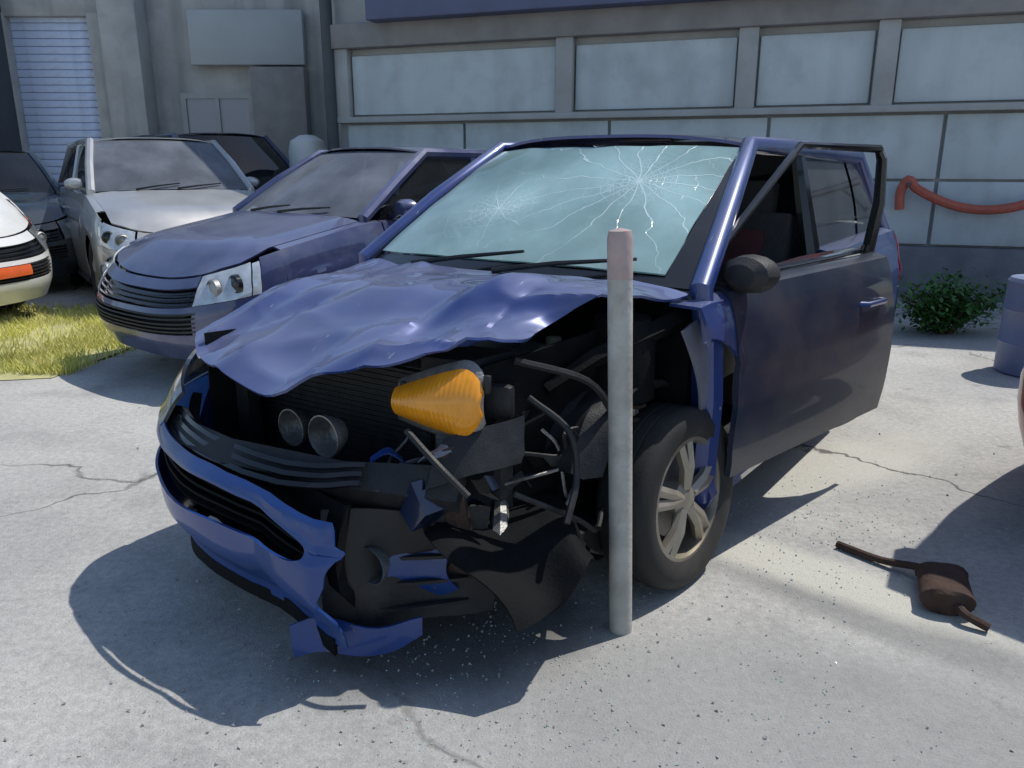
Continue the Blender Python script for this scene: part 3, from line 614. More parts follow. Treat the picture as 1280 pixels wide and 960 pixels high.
def crash(p):
    """dents of the front end: the left corner is pushed back and down, everything buckles"""
    p = p.copy()
    k = max(0, min(1, (p.x + 1.2) / 1.2))                     # 1 at the nose
    l = max(0, min(1, (p.y + .1) / .9))                       # 1 at the left side
    p.x -= .20 * k * l ** 1.6; p.y -= .26 * k * l ** 1.2; p.z += .03 * k * l * (1 if p.z > .5 else -1)
    n = noise.noise_vector(p * 3.1 + Vector((3, 1, 7))); n2 = noise.noise_vector(p * 7.7)
    return p + (n * .030 + n2 * .012) * k * (.35 + .65 * l)
def crash_hood(p):
    q = crash(p); s = max(0, min(1, (-p.x - .25) / .95)); l = p.y / .75
    # transverse buckle across the middle, higher at the left, and torn-up left edge
    ridge = math.exp(-((s - .52 - .10 * l) / .17) ** 2); lp = max(0, l); cf = max(0, 1 - s * 1.6) ** 1.3
    q.z += ridge * (.038 + .03 * lp)
    q.x -= .10 * lp * cf; q.y -= .08 * lp ** 2 * cf; q.z += .12 * lp ** .6 * cf
    # V crease at the nose
    q.z -= .03 * math.exp(-((p.y + .12) / .13) ** 2) * math.exp(-((s - .02) / .22) ** 2)
    q.z -= .05 * math.exp(-((p.y - .30 + .3 * s) / .12) ** 2) * math.exp(-((s - .28) / .16) ** 2)
    q.y -= .13 * lp ** 2 * math.exp(-((s - .45) / .22) ** 2)
    for (sx_, sy_, o_, am) in ((2.2, 1.6, 3, .026), (1.6, 3.4, 11, .016), (5.5, 4.5, 5, .004)):
        q.z += am * (1 - abs(noise.noise(Vector((p.x * sx_ + p.y, p.y * sy_, o_))) * 2.2)) ** 3 * (1 - .55 * s) * (.45 + .55 * min(1, abs(l) + .2)) if abs(noise.noise(Vector((p.x * sx_ + p.y, p.y * sy_, o_))) * 2.2) < 1 else 0
    # hard fold running back from the nose to the left edge
    d1 = (p.y - (.05 + .62 * (s - .05))); q.z += .045 * max(0, 1 - abs(d1) / .16) * max(0, 1 - abs(s - .4) / .4)
    d2 = (p.y + (.55 - .55 * s)); q.z -= .03 * max(0, 1 - abs(d2) / .10) * max(0, 1 - abs(s - .35) / .35)
    return q

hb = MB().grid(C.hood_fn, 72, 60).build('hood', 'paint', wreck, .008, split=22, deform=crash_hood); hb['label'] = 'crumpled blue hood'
# right fender and the rest of the body shell
b = MB()
C.side_skin(b, -1, -C.cf * .98, C.ws[0] - .13, 14); b.build('fender', 'paint', wreck, .01, deform=crash)
sh_ = MB()
C.side_skin(sh_, -1, C.ws[0] - .135, -(C.L - C.cr), 30)
C.side_skin(sh_, 1, -2.535, -(C.L - C.cr), 30)
for sd in (1, -1):
    e = [G['A0'] + Vector((-.02, .03, -.16)), G['A0'] + Vector((0, .016, 0)), G['A0'].lerp(G['A1'], .5) + Vector((0, .014, .014)), G['A1'], G['A1'].lerp(G['C1'], .5) + Vector((0, .012, .008)), G['C1'], G['C0'] + Vector((-.03, 0, -.04))]
    sh_.tube([(p.x, p.y * sd, p.z) for p in e], [.03, .032, .030, .030, .036, .045, .06], 18)
C.end_skin(sh_, -1, 1, .62, 1.0, 30, 5, 'rear')
def deck(u, v):
    r = u * 2 - 1; a = C.rear_fn(u, 0); bb = C.P(3 - abs(r) * .9, 1 if r >= 0 else -1, 1); return a.lerp(bb, v)
sh_.grid(deck, 12, 4)
sh_.grid(lambda u, v: (lambda p, t: (p.x, p.y - .05 * max(0, t - 1) / .3 * 2, p.z + .012 * max(0, t - 1)))(C.P(C.qx(lerp(-1.10, XH - .012, u)), 1, min(1, lerp(.70 - .1 * u, 1.3, v))), lerp(.70, 1.3, v)), 6, 10)
# door sill and B pillar of the open side
sh_.tube([(XH + .05, .74, .265), (-2.0, .75, .265), (-3.14, .755, .265)], .055, 8)
pb = C.side_win(1, -2.55, -2.56); MB().tube([(-2.53, .74, .25), (-2.54, .755, .6), pb(0, 0) + Vector((0, -.015, 0)), pb(0, 1)], [.06, .06, .045, .03], 8).build('pillar', 'trim', wreck)
sh_.tube([(XH + .03, .74, .25), (XH + .03, .75, .6), (XH + .06, .74, .93)], .05, 8)
sh_.build('body', 'paint', wreck, .01)
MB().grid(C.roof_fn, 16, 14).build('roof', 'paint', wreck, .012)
rb = MB(); C.end_skin(rb, -1, 1, 0, .6, 30, 5, 'rear'); rb.build('rear_bumper', 'paint', wreck, .01)
tl = MB(); C.end_skin(tl, .62, .98, .64, .98, 8, 4, 'rear'); tl.build('tail_light', 'red_lens', wreck, .01, deform=lambda p: p + Vector((-.012, 0, 0)))
tl = MB(); C.end_skin(tl, -.98, -.62, .64, .98, 8, 4, 'rear'); tl.build('tail_light', 'red_lens', wreck, .01, deform=lambda p: p + Vector((-.012, 0, 0)))
# windshield: shattered, sagging a little, with a dark frit border
def sag(p):
    q = p.copy(); q += Vector((-.5, 0, -1)).normalized() * .035 * math.exp(-((p.y + .05) / .3) ** 2 - ((p.x + 1.55) / .22) ** 2)
    q += noise.noise_vector(p * 6) * .006; return q
wsh = MB().grid(lambda u, v: C.ws_fn(lerp(.03, lerp(.925, .98, v), u), lerp(.06, .97, v)), 40, 26).build('windshield', 'shatter', wreck, .006, deform=sag); wsh['label'] = 'shattered pale green windshield'
fb_ = MB(); fb_.grid(lambda u, v: C.ws_fn(lerp(lerp(.925, .98, v), .995, u), v) + Vector((0, 0, -.004)), 4, 16); fb_.grid(lambda u, v: C.ws_fn(lerp(.0, .03, u), v), 2, 16)
fb_.grid(lambda u, v: C.ws_fn(u, lerp(-.05, .06, v)) + Vector((.0, 0, -.01)), 24, 3); fb_.build('windshield_border', 'trim', wreck, .006)
for y0, y1, z in ((-.45, .12, .0), (.05, .60, .004)):
    MB().tube([C.ws_fn(.5 + y0 * .55, -.03) + Vector((.02, 0, .02)), C.ws_fn(.5 + (y0 + y1) * .28, .02) + Vector((.015, 0, .028 + z)), C.ws_fn(.5 + y1 * .6, .09) + Vector((.01, 0, .022 + z))], [.011, .009, .006], 6).build('wiper', 'black', wreck)
MB().grid(lambda u, v: C.rear_fn(u, v, .05), 10, 6).build('rear_window', 'dglass', wreck)
MB().grid(C.side_win(1, -2.59, -3.32), 8, 6).build('side_window', 'glass', wreck); MB().grid(C.side_win(1, -3.37, G['C0'].x + .08), 8, 6).build('quarter_window', 'glass', wreck)
MB().grid(C.side_win(-1, C.ws[0] - .2, -2.50), 12, 6).build('side_window', 'glass', wreck); MB().grid(C.side_win(-1, -2.58, -3.32), 12, 6).build('side_window', 'glass', wreck); MB().grid(C.side_win(-1, -3.37, G['C0'].x + .08), 6, 6).build('quarter_window', 'glass', wreck)
# front bumper: lower band, opening, upper band, torn left end
def bump_pt(k, v):
    return C.P(min(1, abs(k)), 1 if k >= 0 else -1, v, zbot=C.zs)
fb = MB()
def ring(u, v):
    a = 2 * math.pi * u; ca, sa = math.cos(a), math.sin(a)
    kc, vc = -.25, .55
    ki = kc + .42 * math.copysign(abs(ca) ** .72, ca); vi = vc + .112 * math.copysign(abs(sa) ** .72, sa) + .02 * ca
    m = max(abs(ca), abs(sa)); bx, by = ca / m, sa / m                      # outer rectangle
    ko = (kc - .45 * -bx) if bx < 0 else kc + bx * (.515 + .02 * math.sin(5 * by) + .006 * math.sin(17 * by) - .05 * max(0, -by))
    vo = vc + (by * .20 if by > 0 else by * .64)
    if by > .2 and bx > .3: vo -= .06 * (bx - .3)
    return bump_pt(lerp(ki, ko, v), lerp(vi, vo, v))
fb.grid(ring, 96, 9)
fb.grid(lambda u, v: bump_pt(lerp(-1, -.68, u), lerp(0, .70, v)), 10, 9)
def bump_def(p):
    q = crash(p)
    if p.y > .05: q.z -= .05 * min(1, (p.y - .05) / .3); q.x += .08 * min(1, (p.y - .05) / .3)
    return q
fbo = fb.build('front_bumper', 'bumper_paint', wreck, .008, deform=bump_def, split=30); fbo['label'] = 'torn blue front bumper'
lip = MB(); C.end_skin(lip, -.97, .20, -.17, -.06, 36, 2); lip.build('bumper_lip', 'void', wreck, .01, deform=bump_def)
gr = MB()
for k in range(5): C.end_skin(gr, -.64, .20, .45 + k * .048, .465 + k * .048, 22, 1)
C.end_skin(gr, -.62, .18, .05, .72, 22, 4); gr.v = gr.v[:5 * 23 * 2] + [(x - .07, y, z) for x, y, z in gr.v[5 * 23 * 2:]]
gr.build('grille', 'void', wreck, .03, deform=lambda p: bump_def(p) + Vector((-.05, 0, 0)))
ug = MB()
for k in range(3): C.end_skin(ug, -.40, .22, .72 + k * .05, .745 + k * .05, 22, 1)
ug.build('upper_grille', 'trim', wreck, .02, deform=lambda p: crash(p) + Vector((-.04, 0, 0)))
hl = MB(); C.end_skin(hl, -.93, -.42, .72, .93, 14, 6); hl.build('headlight', 'smoked', wreck, .012, deform=crash)
# broken left headlight: housing, reflector bowls and the bare amber lens hanging out
hh = MB(); C.end_skin(hh, .38, .66, .68, .94, 8, 5); hh.box((-.56, .46, .60), (.16, .22, .15))
hh.build('headlight_housing', 'black', wreck, .012, deform=lambda p: crash(p) + Vector((-.10, -.02, -.03)))
for (yy, rr) in ((-.12, .055), (.02, .062)):
    MB().lathe([(rr, 0), (rr * .95, -.02), (rr * .6, -.06), (.01, -.075)], (-.27, yy, .60), 'x', 18, False).build('reflector', 'alu', wreck, .004)
# amber turn-signal lens: rounded wedge, tall at its outer end
def lens(u, v):
    a = u * 2 - 1; t = v * 2 - 1; hgt = .100 * (1 - .66 * (1 - u) ** 1.4) * math.sqrt(max(.12, 1 - max(0, (u - .72) / .28) ** 2))
    return Vector((.05 * (1 - t * t) * (1 - a * a * .6) + .0006 * math.cos(u * 125), .265 * u, t * hgt + .02 * u))
ln = MB().grid(lens, 90, 20).build('turn_signal', 'amber', wreck, .008); ln.location = (-.385, .200, .712); ln.rotation_euler = (0, R(-6), R(14)); ln['label'] = 'bare amber turn signal lens'
MB().grid(lambda u, v: lens(u, v) * 1.0 + Vector((-.022, 0, (v - .5) * .045)), 30, 12).build('lamp_reflector', 'alu', wreck, .004).matrix_local = ln.matrix_basis.copy()
for tb in ((.02, .03), (.27, .07), (.20, -.09)): MB().box((-.01, tb[0], tb[1]), (.02, .018, .05)).build('mounting_tab', 'black', wreck, bevel=.004).matrix_local = ln.matrix_basis.copy()
MB().box((-.045, .16, .0), (.04, .24, .10)).build('lamp_holder', 'black', wreck, bevel=.015).matrix_local = Matrix.Translation((-.445, .22, .712)) @ Matrix.Rotation(R(14), 4, 'Z')
# ---- exposed structure behind the missing fender
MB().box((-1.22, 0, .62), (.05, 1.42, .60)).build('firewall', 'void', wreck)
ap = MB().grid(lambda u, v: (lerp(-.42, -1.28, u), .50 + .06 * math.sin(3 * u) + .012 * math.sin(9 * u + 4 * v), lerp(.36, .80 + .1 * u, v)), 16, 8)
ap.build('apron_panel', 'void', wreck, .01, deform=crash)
MB().tube([(-.20, .47, .47), (-.55, .50, .46), (-.95, .52, .44), (-1.35, .54, .36)], .052, 4).build('frame_rail', 'paint_dark', wreck, deform=crash)
MB().tube([(-.66, .56, .70), (-.80, .63, .78), (-.98, .68, .835), (-1.28, .71, .90)], [.022, .03, .032, .035], 4).build('fender_rail', 'void', wreck, deform=crash)
MB().tube([(-.20, -.62, .52), (-.13, -.2, .53), (-.16, .25, .52), (-.30, .56, .49)], .055, 4).build('bumper_beam', 'black', wreck, deform=crash)
MB().tube([(-.30, .50, .60), (-.31, .53, .45), (-.34, .55, .30)], [.03, .035, .028], 6).build('radiator_bracket', 'rust', wreck, deform=crash)
rs = MB(); rs.box((-.52, -.1, .70), (.06, 1.0, .05)); rs.box((-.50, .52, .47), (.05, .06, .30)); rs.box((-.40, -.50, .50), (.05, .06, .30)); rs.box((-.33, 0, .34), (.06, 1.1, .05))
rs.build('radiator_support', 'black', wreck, deform=crash)
rd = MB().box((-.50, -.16, .56), (.03, .84, .40)); rd.build('radiator', 'core', wreck, deform=crash)
fins = MB()
for k in range(22): fins.box((-.483, -.16, .38 + k * .0175), (.006, .82, .005))
fins.build('radiator_fins', 'core', wreck, deform=crash)
en = MB(); en.box((-.78, -.02, .56), (.5, .62, .42)); en.box((-.78, -.02, .80), (.34, .5, .08)); en.lathe([(.001, 0), (.07, 0), (.07, .03), (.001, .03)], (-.72, .30, .55), 'y', 18); en.lathe([(.001, 0), (.05, 0), (.05, .03), (.001, .03)], (-.62, .30, .7), 'y', 18)
en.build('engine', 'alu', wreck, bevel=.02)
bt = MB(); bt.box((-.55, .36, .72), (.2, .2, .2)); bt.build('battery', 'black', wreck, bevel=.01, deform=crash)
MB().grid(lambda u, v: (lerp(-.30, -1.2, u), -.56 + .05 * math.sin(3 * u), lerp(.25, .82, v)), 8, 6).grid(lambda u, v: (lerp(-.22, -1.2, u), lerp(-.6, .35, v), .24 + .03 * math.sin(5 * u)), 8, 6).build('splash_shield', 'void', wreck, .008, deform=crash)
# suspension: strut tower, spring, arm, caliper
MB().lathe([(.105, -.2), (.10, .0), (.085, .05), (.03, .06), (.001, .06)], (-1.02, .56, .84), 'z', 18, False).build('strut_tower', 'void', wreck, .006)
MB().tube([(-1.03, .56, .84), (-1.05, .60, .5), (-1.06, .62, .38)], [.022, .026, .03], 10).build('strut', 'steel', wreck)
MB().tube([(-1.03 + .065 * math.cos(k * .6), .57 + .065 * math.sin(k * .6), .80 - k * .0042) for k in range(66)], .0075, 6).build('coil_spring', 'rust', wreck)
MB().tube([(-.80, .36, .27), (-.95, .5, .24), (-1.08, .68, .22)], [.03, .026, .03], 6).tube([(-1.3, .36, .27), (-1.2, .5, .25), (-1.08, .68, .22)], [.03, .024, .03], 6).build('control_arm', 'rust', wreck)
MB().tube([(-.60, .40, .42), (-.52, .46, .37), (-.45, .51, .29)], [.02, .026, .034], 8).build('broken_knuckle', 'alu', wreck)
MB().tube([(-.42, .36, .27), (-.50, .46, .21), (-.6, .5, .2)], [.04, .045, .03], 8).build('tow_bracket', 'rust', wreck)
# torn liner, hanging shreds and bent bracket
def liner(u, v):
    a = lerp(R(25), R(165), u); return Vector((-1.03 + .36 * math.cos(a), lerp(.40, .66, v), .33 + .36 * math.sin(a))) + noise.noise_vector(Vector((u * 3, v * 3, 1))) * .05
MB().grid(liner, 18, 6).build('wheel_arch_liner', 'black', wreck, .006)
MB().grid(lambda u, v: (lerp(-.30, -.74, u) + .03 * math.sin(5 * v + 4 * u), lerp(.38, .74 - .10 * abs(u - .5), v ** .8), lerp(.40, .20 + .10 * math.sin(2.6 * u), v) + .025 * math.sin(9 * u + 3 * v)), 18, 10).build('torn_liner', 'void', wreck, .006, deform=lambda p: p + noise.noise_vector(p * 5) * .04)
for pts, r in (([(-.6, .5, .72), (-.62, .62, .64), (-.6, .66, .52), (-.52, .68, .42)], .012), ([(-.6, .45, .82), (-.75, .6, .75), (-.85, .64, .62)], .014), ([(-.45, .56, .5), (-.6, .66, .40), (-.7, .67, .33), (-.82, .62, .34)], .010), ([(-.32, .3, .66), (-.30, .42, .6), (-.33, .5, .52)], .012)):
    MB().tube(spline(pts), r * .8, 6).build('cable', 'black', wreck)
rw = random.Random(21)
for k in range(22):
    a = Vector((rw.uniform(-.95, -.35), rw.uniform(.20, .58), rw.uniform(.40, .66))); pts = [a]
    for q in range(rw.randint(2, 4)): pts.append(pts[-1] + Vector((rw.uniform(-.16, .16), rw.uniform(-.03, .12), rw.uniform(-.14, .08))))
    pts = [Vector((p.x, min(.66, p.y), max(.12, p.z))) for p in pts]
    MB().tube(spline(pts), rw.choice((.004, .005, .007, .011)), 5).build('wire', rw.choice(('void', 'black', 'black', 'alu', 'rust')), wreck, deform=crash)
for k in range(16):       # snapped brackets, clips and shards of plastic
    c_ = Vector((rw.uniform(-.85, -.26), rw.uniform(.12, .58), rw.uniform(.28, .58))); q = Matrix.Rotation(rw.uniform(0, 6), 3, 'Z') @ Matrix.Rotation(rw.uniform(-.8, .8), 3, 'X')
    sx, sy = rw.uniform(.04, .11), rw.uniform(.02, .05)
    MB().grid(lambda u, v: c_ + q @ Vector(((u - .5) * sx * 2, (v - .5) * sy * 2 * (1 - .5 * u), .02 * math.sin(4 * u) + .012 * math.sin(5 * v))), 5, 3).build('shard', rw.choice(('void', 'black', 'primer', 'alu', 'bumper_paint', 'black')), wreck, .004, deform=lambda p: crash(p + noise.noise_vector(p * 11) * .02))
cb = MB().lathe([(.001, 0), (.06, 0), (.075, .02), (.075, .14), (.05, .17), (.025, .175), (.025, .20), (.001, .20)], (-.88, .42, .62), 'z', 16, False); cb.build('coolant_bottle', 'tank_old', wreck, deform=crash)
MB().lathe([(.001, 0), (.065, 0), (.07, .02), (.07, .10), (.05, .12), (.001, .12)], (-.60, .22, .52), 'y', 18, False).build('alternator', 'alu', wreck)
MB().grid(lambda u, v: (lerp(-1.06, -1.16, u) - .16 * v, .74 + .03 * math.sin(3 * v), lerp(.86, .50, v) + .02 * u), 4, 12).build('fender_bracket', 'primer', wreck, .008)
# remains of the bumper's left end, hanging low
MB().grid(lambda u, v: (lerp(-.24, -.40, u) + .03 * math.sin(3 * v), lerp(.22, .40, u ** .8), lerp(.19, .34, v) + .02 * math.sin(6 * u)), 10, 8).build('bumper_corner', 'bumper_paint', wreck, .008, deform=lambda p: p + noise.noise_vector(p * 6) * .03)
MB().grid(lambda u, v: (lerp(-.04, -.26, u), lerp(.12, .40, u), lerp(.05 + .06 * u * u, .16, v) + .015 * math.sin(8 * u)), 12, 4).build('bumper_corner', 'bumper_paint', wreck, .008, deform=lambda p: p + noise.noise_vector(p * 5) * .025)
MB().grid(lambda u, v: (lerp(-.06, -.42, u), lerp(.20, .48, u), lerp(.10, .46, v) - .05 * u * v + 0 * u), 10, 8).build('fog_lamp_housing', 'black', wreck, .01, deform=lambda p: p + noise.noise_vector(p * 6) * .03 + Vector((-.06, -.03, 0)))
MB().lathe([(.052, 0), (.05, -.015), (.035, -.04), (.001, -.05)], (-.20, .26, .30), 'x', 18, False).build('fog_lamp', 'smoked', wreck, .004)
rbm = MB()
for k in range(4): rbm.tube([(-.17 - .02 * k, .20, .16 + .07 * k), (-.28 - .02 * k, .32, .155 + .07 * k), (-.42, .42, .15 + .07 * k)], .008, 5)
rbm.build('housing_rib', 'black', wreck)
# ---- interior
it = MB(); it.grid(lambda u, v: (lerp(-1.22, -1.72, v), lerp(-.70, .70, u), .93 - .10 * v ** 2 - .25 * max(0, v - .8)), 16, 10); it.box((-1.62, 0, .72), (.25, 1.4, .25)); it.build('dashboard', 'black', wreck, bevel=.02)
for sd in (1, -1):
    s = MB(); y = sd * .36
    s.box((-2.18, y, .48), (.52, .48, .18)); s.box((-2.50, y, .82), (.14, .46, .62), Matrix.Rotation(R(-14), 3, 'Y')); s.box((-2.60, y, 1.19), (.10, .25, .16), Matrix.Rotation(R(-10), 3, 'Y'))
    s.tube([(-2.58, y - .05, 1.05), (-2.6, y - .05, 1.15)], .008, 6); s.tube([(-2.58, y + .05, 1.05), (-2.6, y + .05, 1.15)], .008, 6)
    so_ = s.build('seat', 'seat', wreck, bevel=.035)
    MB().box((-2.43, y, .84), (.03, .26, .46), Matrix.Rotation(R(-14), 3, 'Y')).build('seat_trim', 'seat_red', so_, bevel=.012)
bs = MB(); bs.box((-3.0, 0, .50), (.45, 1.2, .18)); bs.box((-3.35, 0, .74), (.14, 1.2, .46), Matrix.Rotation(R(-14), 3, 'Y')); bs.build('rear_seat', 'seat', wreck, bevel=.03)
sw = MB(); rot = Matrix.Rotation(R(-66), 3, 'Y'); cc = Vector((-1.84, .36, .86))
sw.tube([cc + rot @ Vector((.18 * math.cos(a * math.pi / 12), .18 * math.sin(a * math.pi / 12), 0)) for a in range(25)], .015, 8, False)
for a in (0, 2.1, 4.2): sw.tube([cc, cc + rot @ Vector((.17 * math.cos(a), .17 * math.sin(a), 0))], .014, 6)
sw.build('steering_wheel', 'black', wreck)
MB().grid(lambda u, v: cc + rot @ Vector(((u - .5) * .16, (v - .5) * .16, -.02 - .03 * math.sin(math.pi * u) * math.sin(math.pi * v))), 8, 8).build('deflated_airbag', 'airbag', wreck, .006, deform=lambda p: p + noise.noise_vector(p * 12) * .02 + Vector((0, 0, -.03)))
fl = MB(); fl.box((-2.45, 0, .26), (2.5, 1.42, .06)); fl.box((-1.9, -.81 + .03, .5), (.02, .02, .5)); fl.build('floor_pan', 'black', wreck)
# ---- front left door, standing ajar
HX, HY = XH, .80
AJ = R(11)
def doorify(mb):      # car coordinates -> hinge coordinates
    mb.v = [(x - HX, y - HY, z) for x, y, z in mb.v]; return mb
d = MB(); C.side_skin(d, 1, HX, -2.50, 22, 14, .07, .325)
door = doorify(d).build('door', 'shaded_door_paint', wreck, .02); door.location = (HX, HY, 0); door.rotation_euler = (0, 0, -AJ); door['label'] = 'dark blue front door standing ajar'
sw0_ = C.side_win(1, HX + .08, -2.51)
def sw_(u, v):      # the frame is bent outwards at its rear top corner
    p = sw0_(u, v); p.y += .12 * max(0, v) * max(0, u) ** 1.3; p.x -= .03 * max(0, v) * max(0, u); return p
fr = MB()
top = [sw_(u, 1) for u in [0, .12, .24, .34, .42, .55, .7, .85, .97]]
fr.tube([sw_(0, 0)] + top + [sw_(.99, .9), sw_(1, .5), sw_(1, -.05)], [.014] * 8 + [.016, .018, .021, .024, .026], 8)
doorify(fr).build('window_frame', 'trim', door)
pn = MB().grid(lambda u, v: sw_(lerp(.08, .97, u), v * .10), 14, 2); doorify(pn).build('window', 'glass', door)
tr = MB().tube([sw_(0, .0) + Vector((0, .03, .0)), sw_(.5, 0) + Vector((0, .033, 0)), sw_(1, 0) + Vector((0, .03, 0))], .017, 6); doorify(tr).build('belt_trim', 'trim', door)
hp = C.P(C.qx(-2.34), 1, .80)
hd = MB().tube([(hp.x - .03, hp.y, hp.z), (hp.x - .02, hp.y + .032, hp.z), (hp.x + .13, hp.y + .032, hp.z), (hp.x + .15, hp.y, hp.z)], .012, 8); doorify(hd).build('door_handle', 'paint', door)
mp = sw_(.09, 0)
mi = MB().lathe([(.01, .05), (.045, .047), (.072, .02), (.078, -.03), (.074, -.05), (.01, -.055)], (0, 0, 0), 'x', 16)
mi.v = [(x + mp.x - .02, y * 1.2 + mp.y + .12, z * .8 + mp.z + .05) for x, y, z in mi.v]; mi.tube([mp, mp + Vector((-.02, .09, .04))], .022, 6)
doorify(mi).build('side_mirror', 'black', door)
# wheels: front left shoved backwards and toed out
make_wheel(wreck, (-1.12, .70, .30), 1, .30, .19, (R(4), 0, R(-6)))
make_wheel(wreck, (C.wheels[0], -.72, .31), -1, .31); make_wheel(wreck, (C.wheels[1], .72, .31), 1, .31); make_wheel(wreck, (C.wheels[1], -.72, .31), -1, .31)
MB().box((-2.35, 0, .23), (3.3, 1.2, .1)).build('underbody', 'black', wreck)

# ------------------------------------------------------------------ post in front of the car
po = empty('bollard', (.328, 2.085, 0)); po.rotation_euler = (0, R(-2.2), 0); tag(po, 'slim grey steel post with faded red top standing before the wrecked car', 'post')
MB().lathe([(.034, -.04), (.034, .98), (.0335, 1.06)], n=22, close=False).build('shaft', 'post', po)
MB().lathe([(.0343, 1.06), (.0343, 1.165), (.030, 1.185), (.001, 1.192)], n=22, close=False).build('cap', 'post_red', po)

# ------------------------------------------------------------------ other vehicles
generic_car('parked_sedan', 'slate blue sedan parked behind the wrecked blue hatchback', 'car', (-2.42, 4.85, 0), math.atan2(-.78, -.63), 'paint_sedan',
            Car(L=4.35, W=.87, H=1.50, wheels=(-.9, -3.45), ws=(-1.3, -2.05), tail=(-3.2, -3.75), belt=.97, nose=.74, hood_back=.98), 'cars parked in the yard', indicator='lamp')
generic_car('parked_crossover', 'silver crossover with pale sunlit hood, nose pointing towards the blue sedan', 'car', (-2.82, 7.4, 0), math.atan2(-.82, .57), 'paint_silver',
            Car(L=4.3, W=.9, H=1.66, wheels=(-.9, -3.5), ar=.38, wr=.34, ws=(-1.15, -1.9), tail=(-3.6, -4.1), belt=1.08, nose=.80, hood_back=1.08), 'cars parked in the yard', indicator='lamp')
generic_car('parked_van', 'dark blue tall car half hidden behind the silver crossover', 'car', (-2.55, 9.5, 0), math.atan2(-.70, .70), 'paint_dark',
            Car(L=4.2, W=.88, H=1.78, wheels=(-.9, -3.3), ws=(-1.0, -1.75), tail=(-3.6, -3.95), belt=1.05, nose=.8, hood_back=1.04), 'cars parked in the yard', screen='dglass')
generic_car('parked_estate', 'dark teal estate car between the white car and the silver crossover', 'car', (-5.25, 8.15, 0), math.atan2(-.80, .60), 'paint_teal',
            Car(L=4.3, W=.87, H=1.56, wheels=(-.9, -3.5), ws=(-1.15, -1.9), tail=(-3.7, -4.1), belt=1.0, nose=.80, hood_back=1.02), 'cars parked in the yard', lamps='smoked', screen='dglass')
generic_car('parked_hatchback', 'white car with orange lamp in its grille, cut off by the left edge', 'car', (-4.26, 6.6, 0), math.atan2(-.22, .97), 'paint_white',
            Car(L=4.1, W=.85, H=1.68, wheels=(-.85, -3.3), ws=(-.85, -1.6), tail=(-3.3, -3.8), belt=1.2, nose=.82, hood_back=1.22), 'cars parked in the yard', lamps='smoked', indicator='orange_lens')
TX, TY = .65, -.76
generic_car('parked_minivan', 'faded red minivan almost wholly outside the right edge, shading the concrete', 'car', (2.40 + 4.1 * TX, 3.37 + 4.1 * TY, 0), math.atan2(TY, TX), 'paint_red',
            Car(L=4.1, W=.86, H=1.70, cr=.32, wheels=(-.85, -3.3), ws=(-1.1, -1.8), tail=(-3.85, -3.95), belt=1.0, nose=.76, hood_back=1.0), 'cars parked in the yard')

# ------------------------------------------------------------------ small things
dr = empty('plastic_drum', (3.53, 5.15, 0)); dr.scale = (.8, .8, .72); tag(dr, 'blue plastic drum standing on the concrete at the right edge', 'drum')
MB().lathe([(.27, 0), (.29, .02), (.29, .28), (.30, .30), (.29, .32), (.29, .58), (.30, .60), (.29, .62), (.29, .86), (.27, .89), (.24, .88), (.001, .87)], n=28, close=False).build('barrel', 'drum', dr)
MB().lathe([(.03, .0), (.03, .03), (.001, .03)], (.14, 0, .875), n=12, close=False).build('bung', 'black', dr)
tk = empty('water_tank', (-2.72, 10.9, 0)); tag(tk, 'white upright tank standing before the dark downpipe', 'tank')
MB().lathe([(.24, .0), (.25, .03), (.25, 1.55), (.22, 1.68), (.1, 1.75), (.001, 1.76)], n=24, close=False).build('shell', 'tank', tk); MB().lathe([(.256, .9), (.262, .93), (.256, .96)], n=24, close=False).build('band', 'steel', tk)
# shrub at the foot of the wall
sb = empty('green_shrub', (3.62, 6.45, 0)); sb.scale = (1.15, 1.15, 1.1); tag(sb, 'low dark green shrub growing in front of the grey panelled wall', 'shrub')
rl = random.Random(11); lf = MB(); st = MB()
for k in range(40):
    a = rl.uniform(0, 6.28); rr = rl.uniform(.05, .33); h = rl.uniform(.18, .40)
    tip = Vector((1.35 * rr * math.cos(a), .6 * rr * math.sin(a), h)); st.tube([(tip.x * .15, tip.y * .15, 0), tip * .6 + Vector((0, 0, .05)), tip], [.008, .006, .003], 5)
    for j in range(60):
        c = tip * rl.uniform(.45, 1.05) + Vector((rl.gauss(0, .07), rl.gauss(0, .07), rl.gauss(0, .05))); c.z = max(.02, c.z)
        q = Matrix.Rotation(rl.uniform(0, 6.28), 3, 'Z') @ Matrix.Rotation(rl.uniform(-.9, .9), 3, 'X'); s = rl.uniform(.018, .038)
        lf.add([c + q @ Vector(p) * s for p in ((0, -1, 0), (.5, 0, .12), (0, 1, 0), (-.5, 0, .12))], [(0, 1, 2), (0, 2, 3)])
lf.build('foliage', 'leaf', sb); st.build('stem', 'twig', sb)
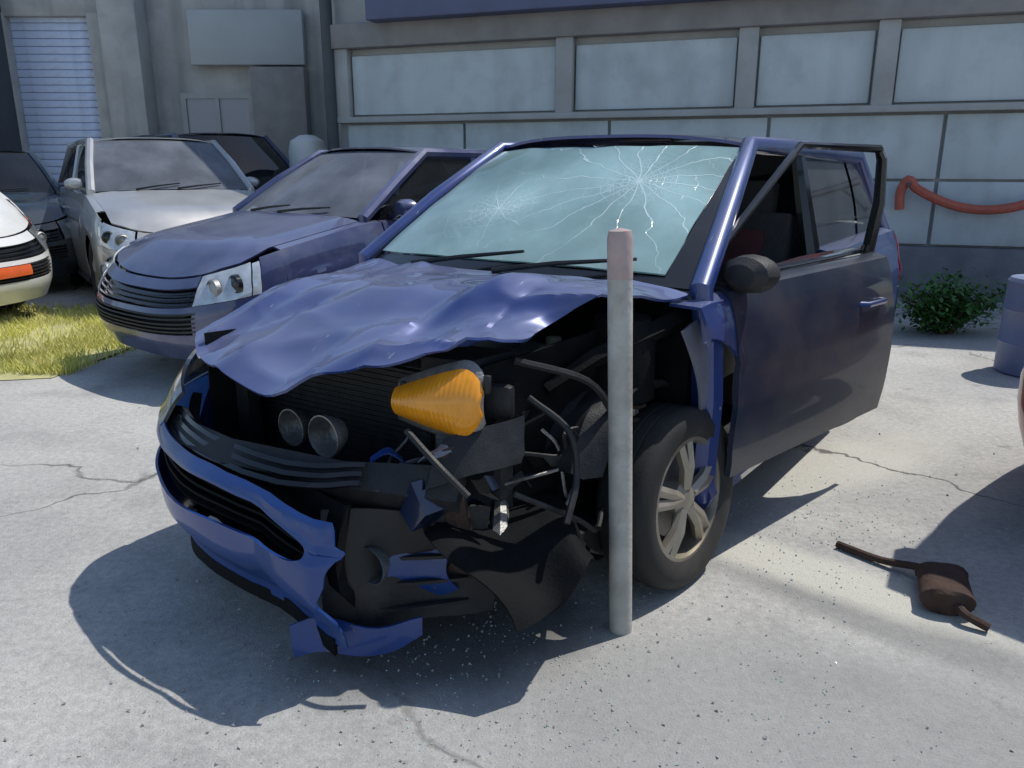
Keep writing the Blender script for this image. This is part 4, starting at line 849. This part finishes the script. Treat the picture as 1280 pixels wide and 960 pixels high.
# rusty silencer with its pipe, lying on the concrete
sx = empty('car_silencer', (1.385, 2.25, 0), R(-20)); sx.scale = (.85, .85, .85); tag(sx, 'rusty dark car silencer with bent pipe lying on concrete at the right', 'car part')
sl_ = MB().lathe([(.001, -.13), (.05, -.128), (.066, -.115), (.068, -.10), (.064, -.092), (.064, .092), (.068, .10), (.066, .115), (.05, .128), (.001, .13)], (0, 0, 0), 'y', 20, False)
sl_.v = [(x * 1.35, y, z * .82 + .055) for x, y, z in sl_.v]; sl_.build('canister', 'rust', sx, split=40, deform=lambda p: p + noise.noise_vector(p * 9) * .012)
MB().tube(spline([(-.03, .12, .05), (-.07, .16, .045), (-.20, .22, .022), (-.36, .32, .018)]), .016, 8).build('pipe', 'rust', sx); MB().tube(spline([(.03, -.12, .05), (.05, -.16, .04), (.12, -.19, .02)]), .016, 8).build('pipe', 'rust', sx)
# grit and broken bits scattered about: nobody could count it
gv = MB(); rgv = random.Random(5)
def chip(x, y, s):
    q = Matrix.Rotation(rgv.uniform(0, 6.28), 3, 'Z') @ Matrix.Rotation(rgv.uniform(0, 1.2), 3, 'X')
    gv.add([Vector((x, y, s * .3)) + q @ Vector(p) * s * rgv.uniform(.7, 1.2) for p in ((1, 0, 0), (-.4, .8, 0), (-.5, -.7, .1), (.1, 0, .8), (.0, .1, -.5))], [(0, 1, 3), (1, 2, 3), (2, 0, 3), (1, 0, 4), (2, 1, 4), (0, 2, 4)])
for k in range(3600):
    y = rgv.uniform(1.2, 6.5); x_ = rgv.uniform(-.75, .75) * (y + .6)
    if noise.noise(Vector((x_ * 1.6, y * 1.6, 4))) > -.1: chip(x_, y, rgv.uniform(.001, .0035) * (1 + (rgv.random() > .97) * 2))
for k in range(500):
    chip(-.35 + rgv.gauss(0, .5), 1.9 + rgv.gauss(0, .35), rgv.uniform(.002, .008))
gvo = gv.build('grit', 'stone'); tag(gvo, 'fine grit and broken bits scattered over the concrete', 'grit', kind='stuff')
gv = MB()
for k in range(900):
    x_, y_ = .30 + rgv.gauss(0, .42), 1.80 + rgv.gauss(0, .28)
    if noise.noise(Vector((x_ * 4, y_ * 4, 1))) > -.02: chip(x_, y_, rgv.uniform(.0015, .005))
for k in range(400): chip(1.15 + rgv.gauss(0, .35), 2.75 + rgv.gauss(0, .3), rgv.uniform(.0025, .006))
gco = gv.build('glass_crumbs', 'crumb'); tag(gco, 'scattered crumbs of broken glass on the concrete around the wreck', 'broken glass', kind='stuff')
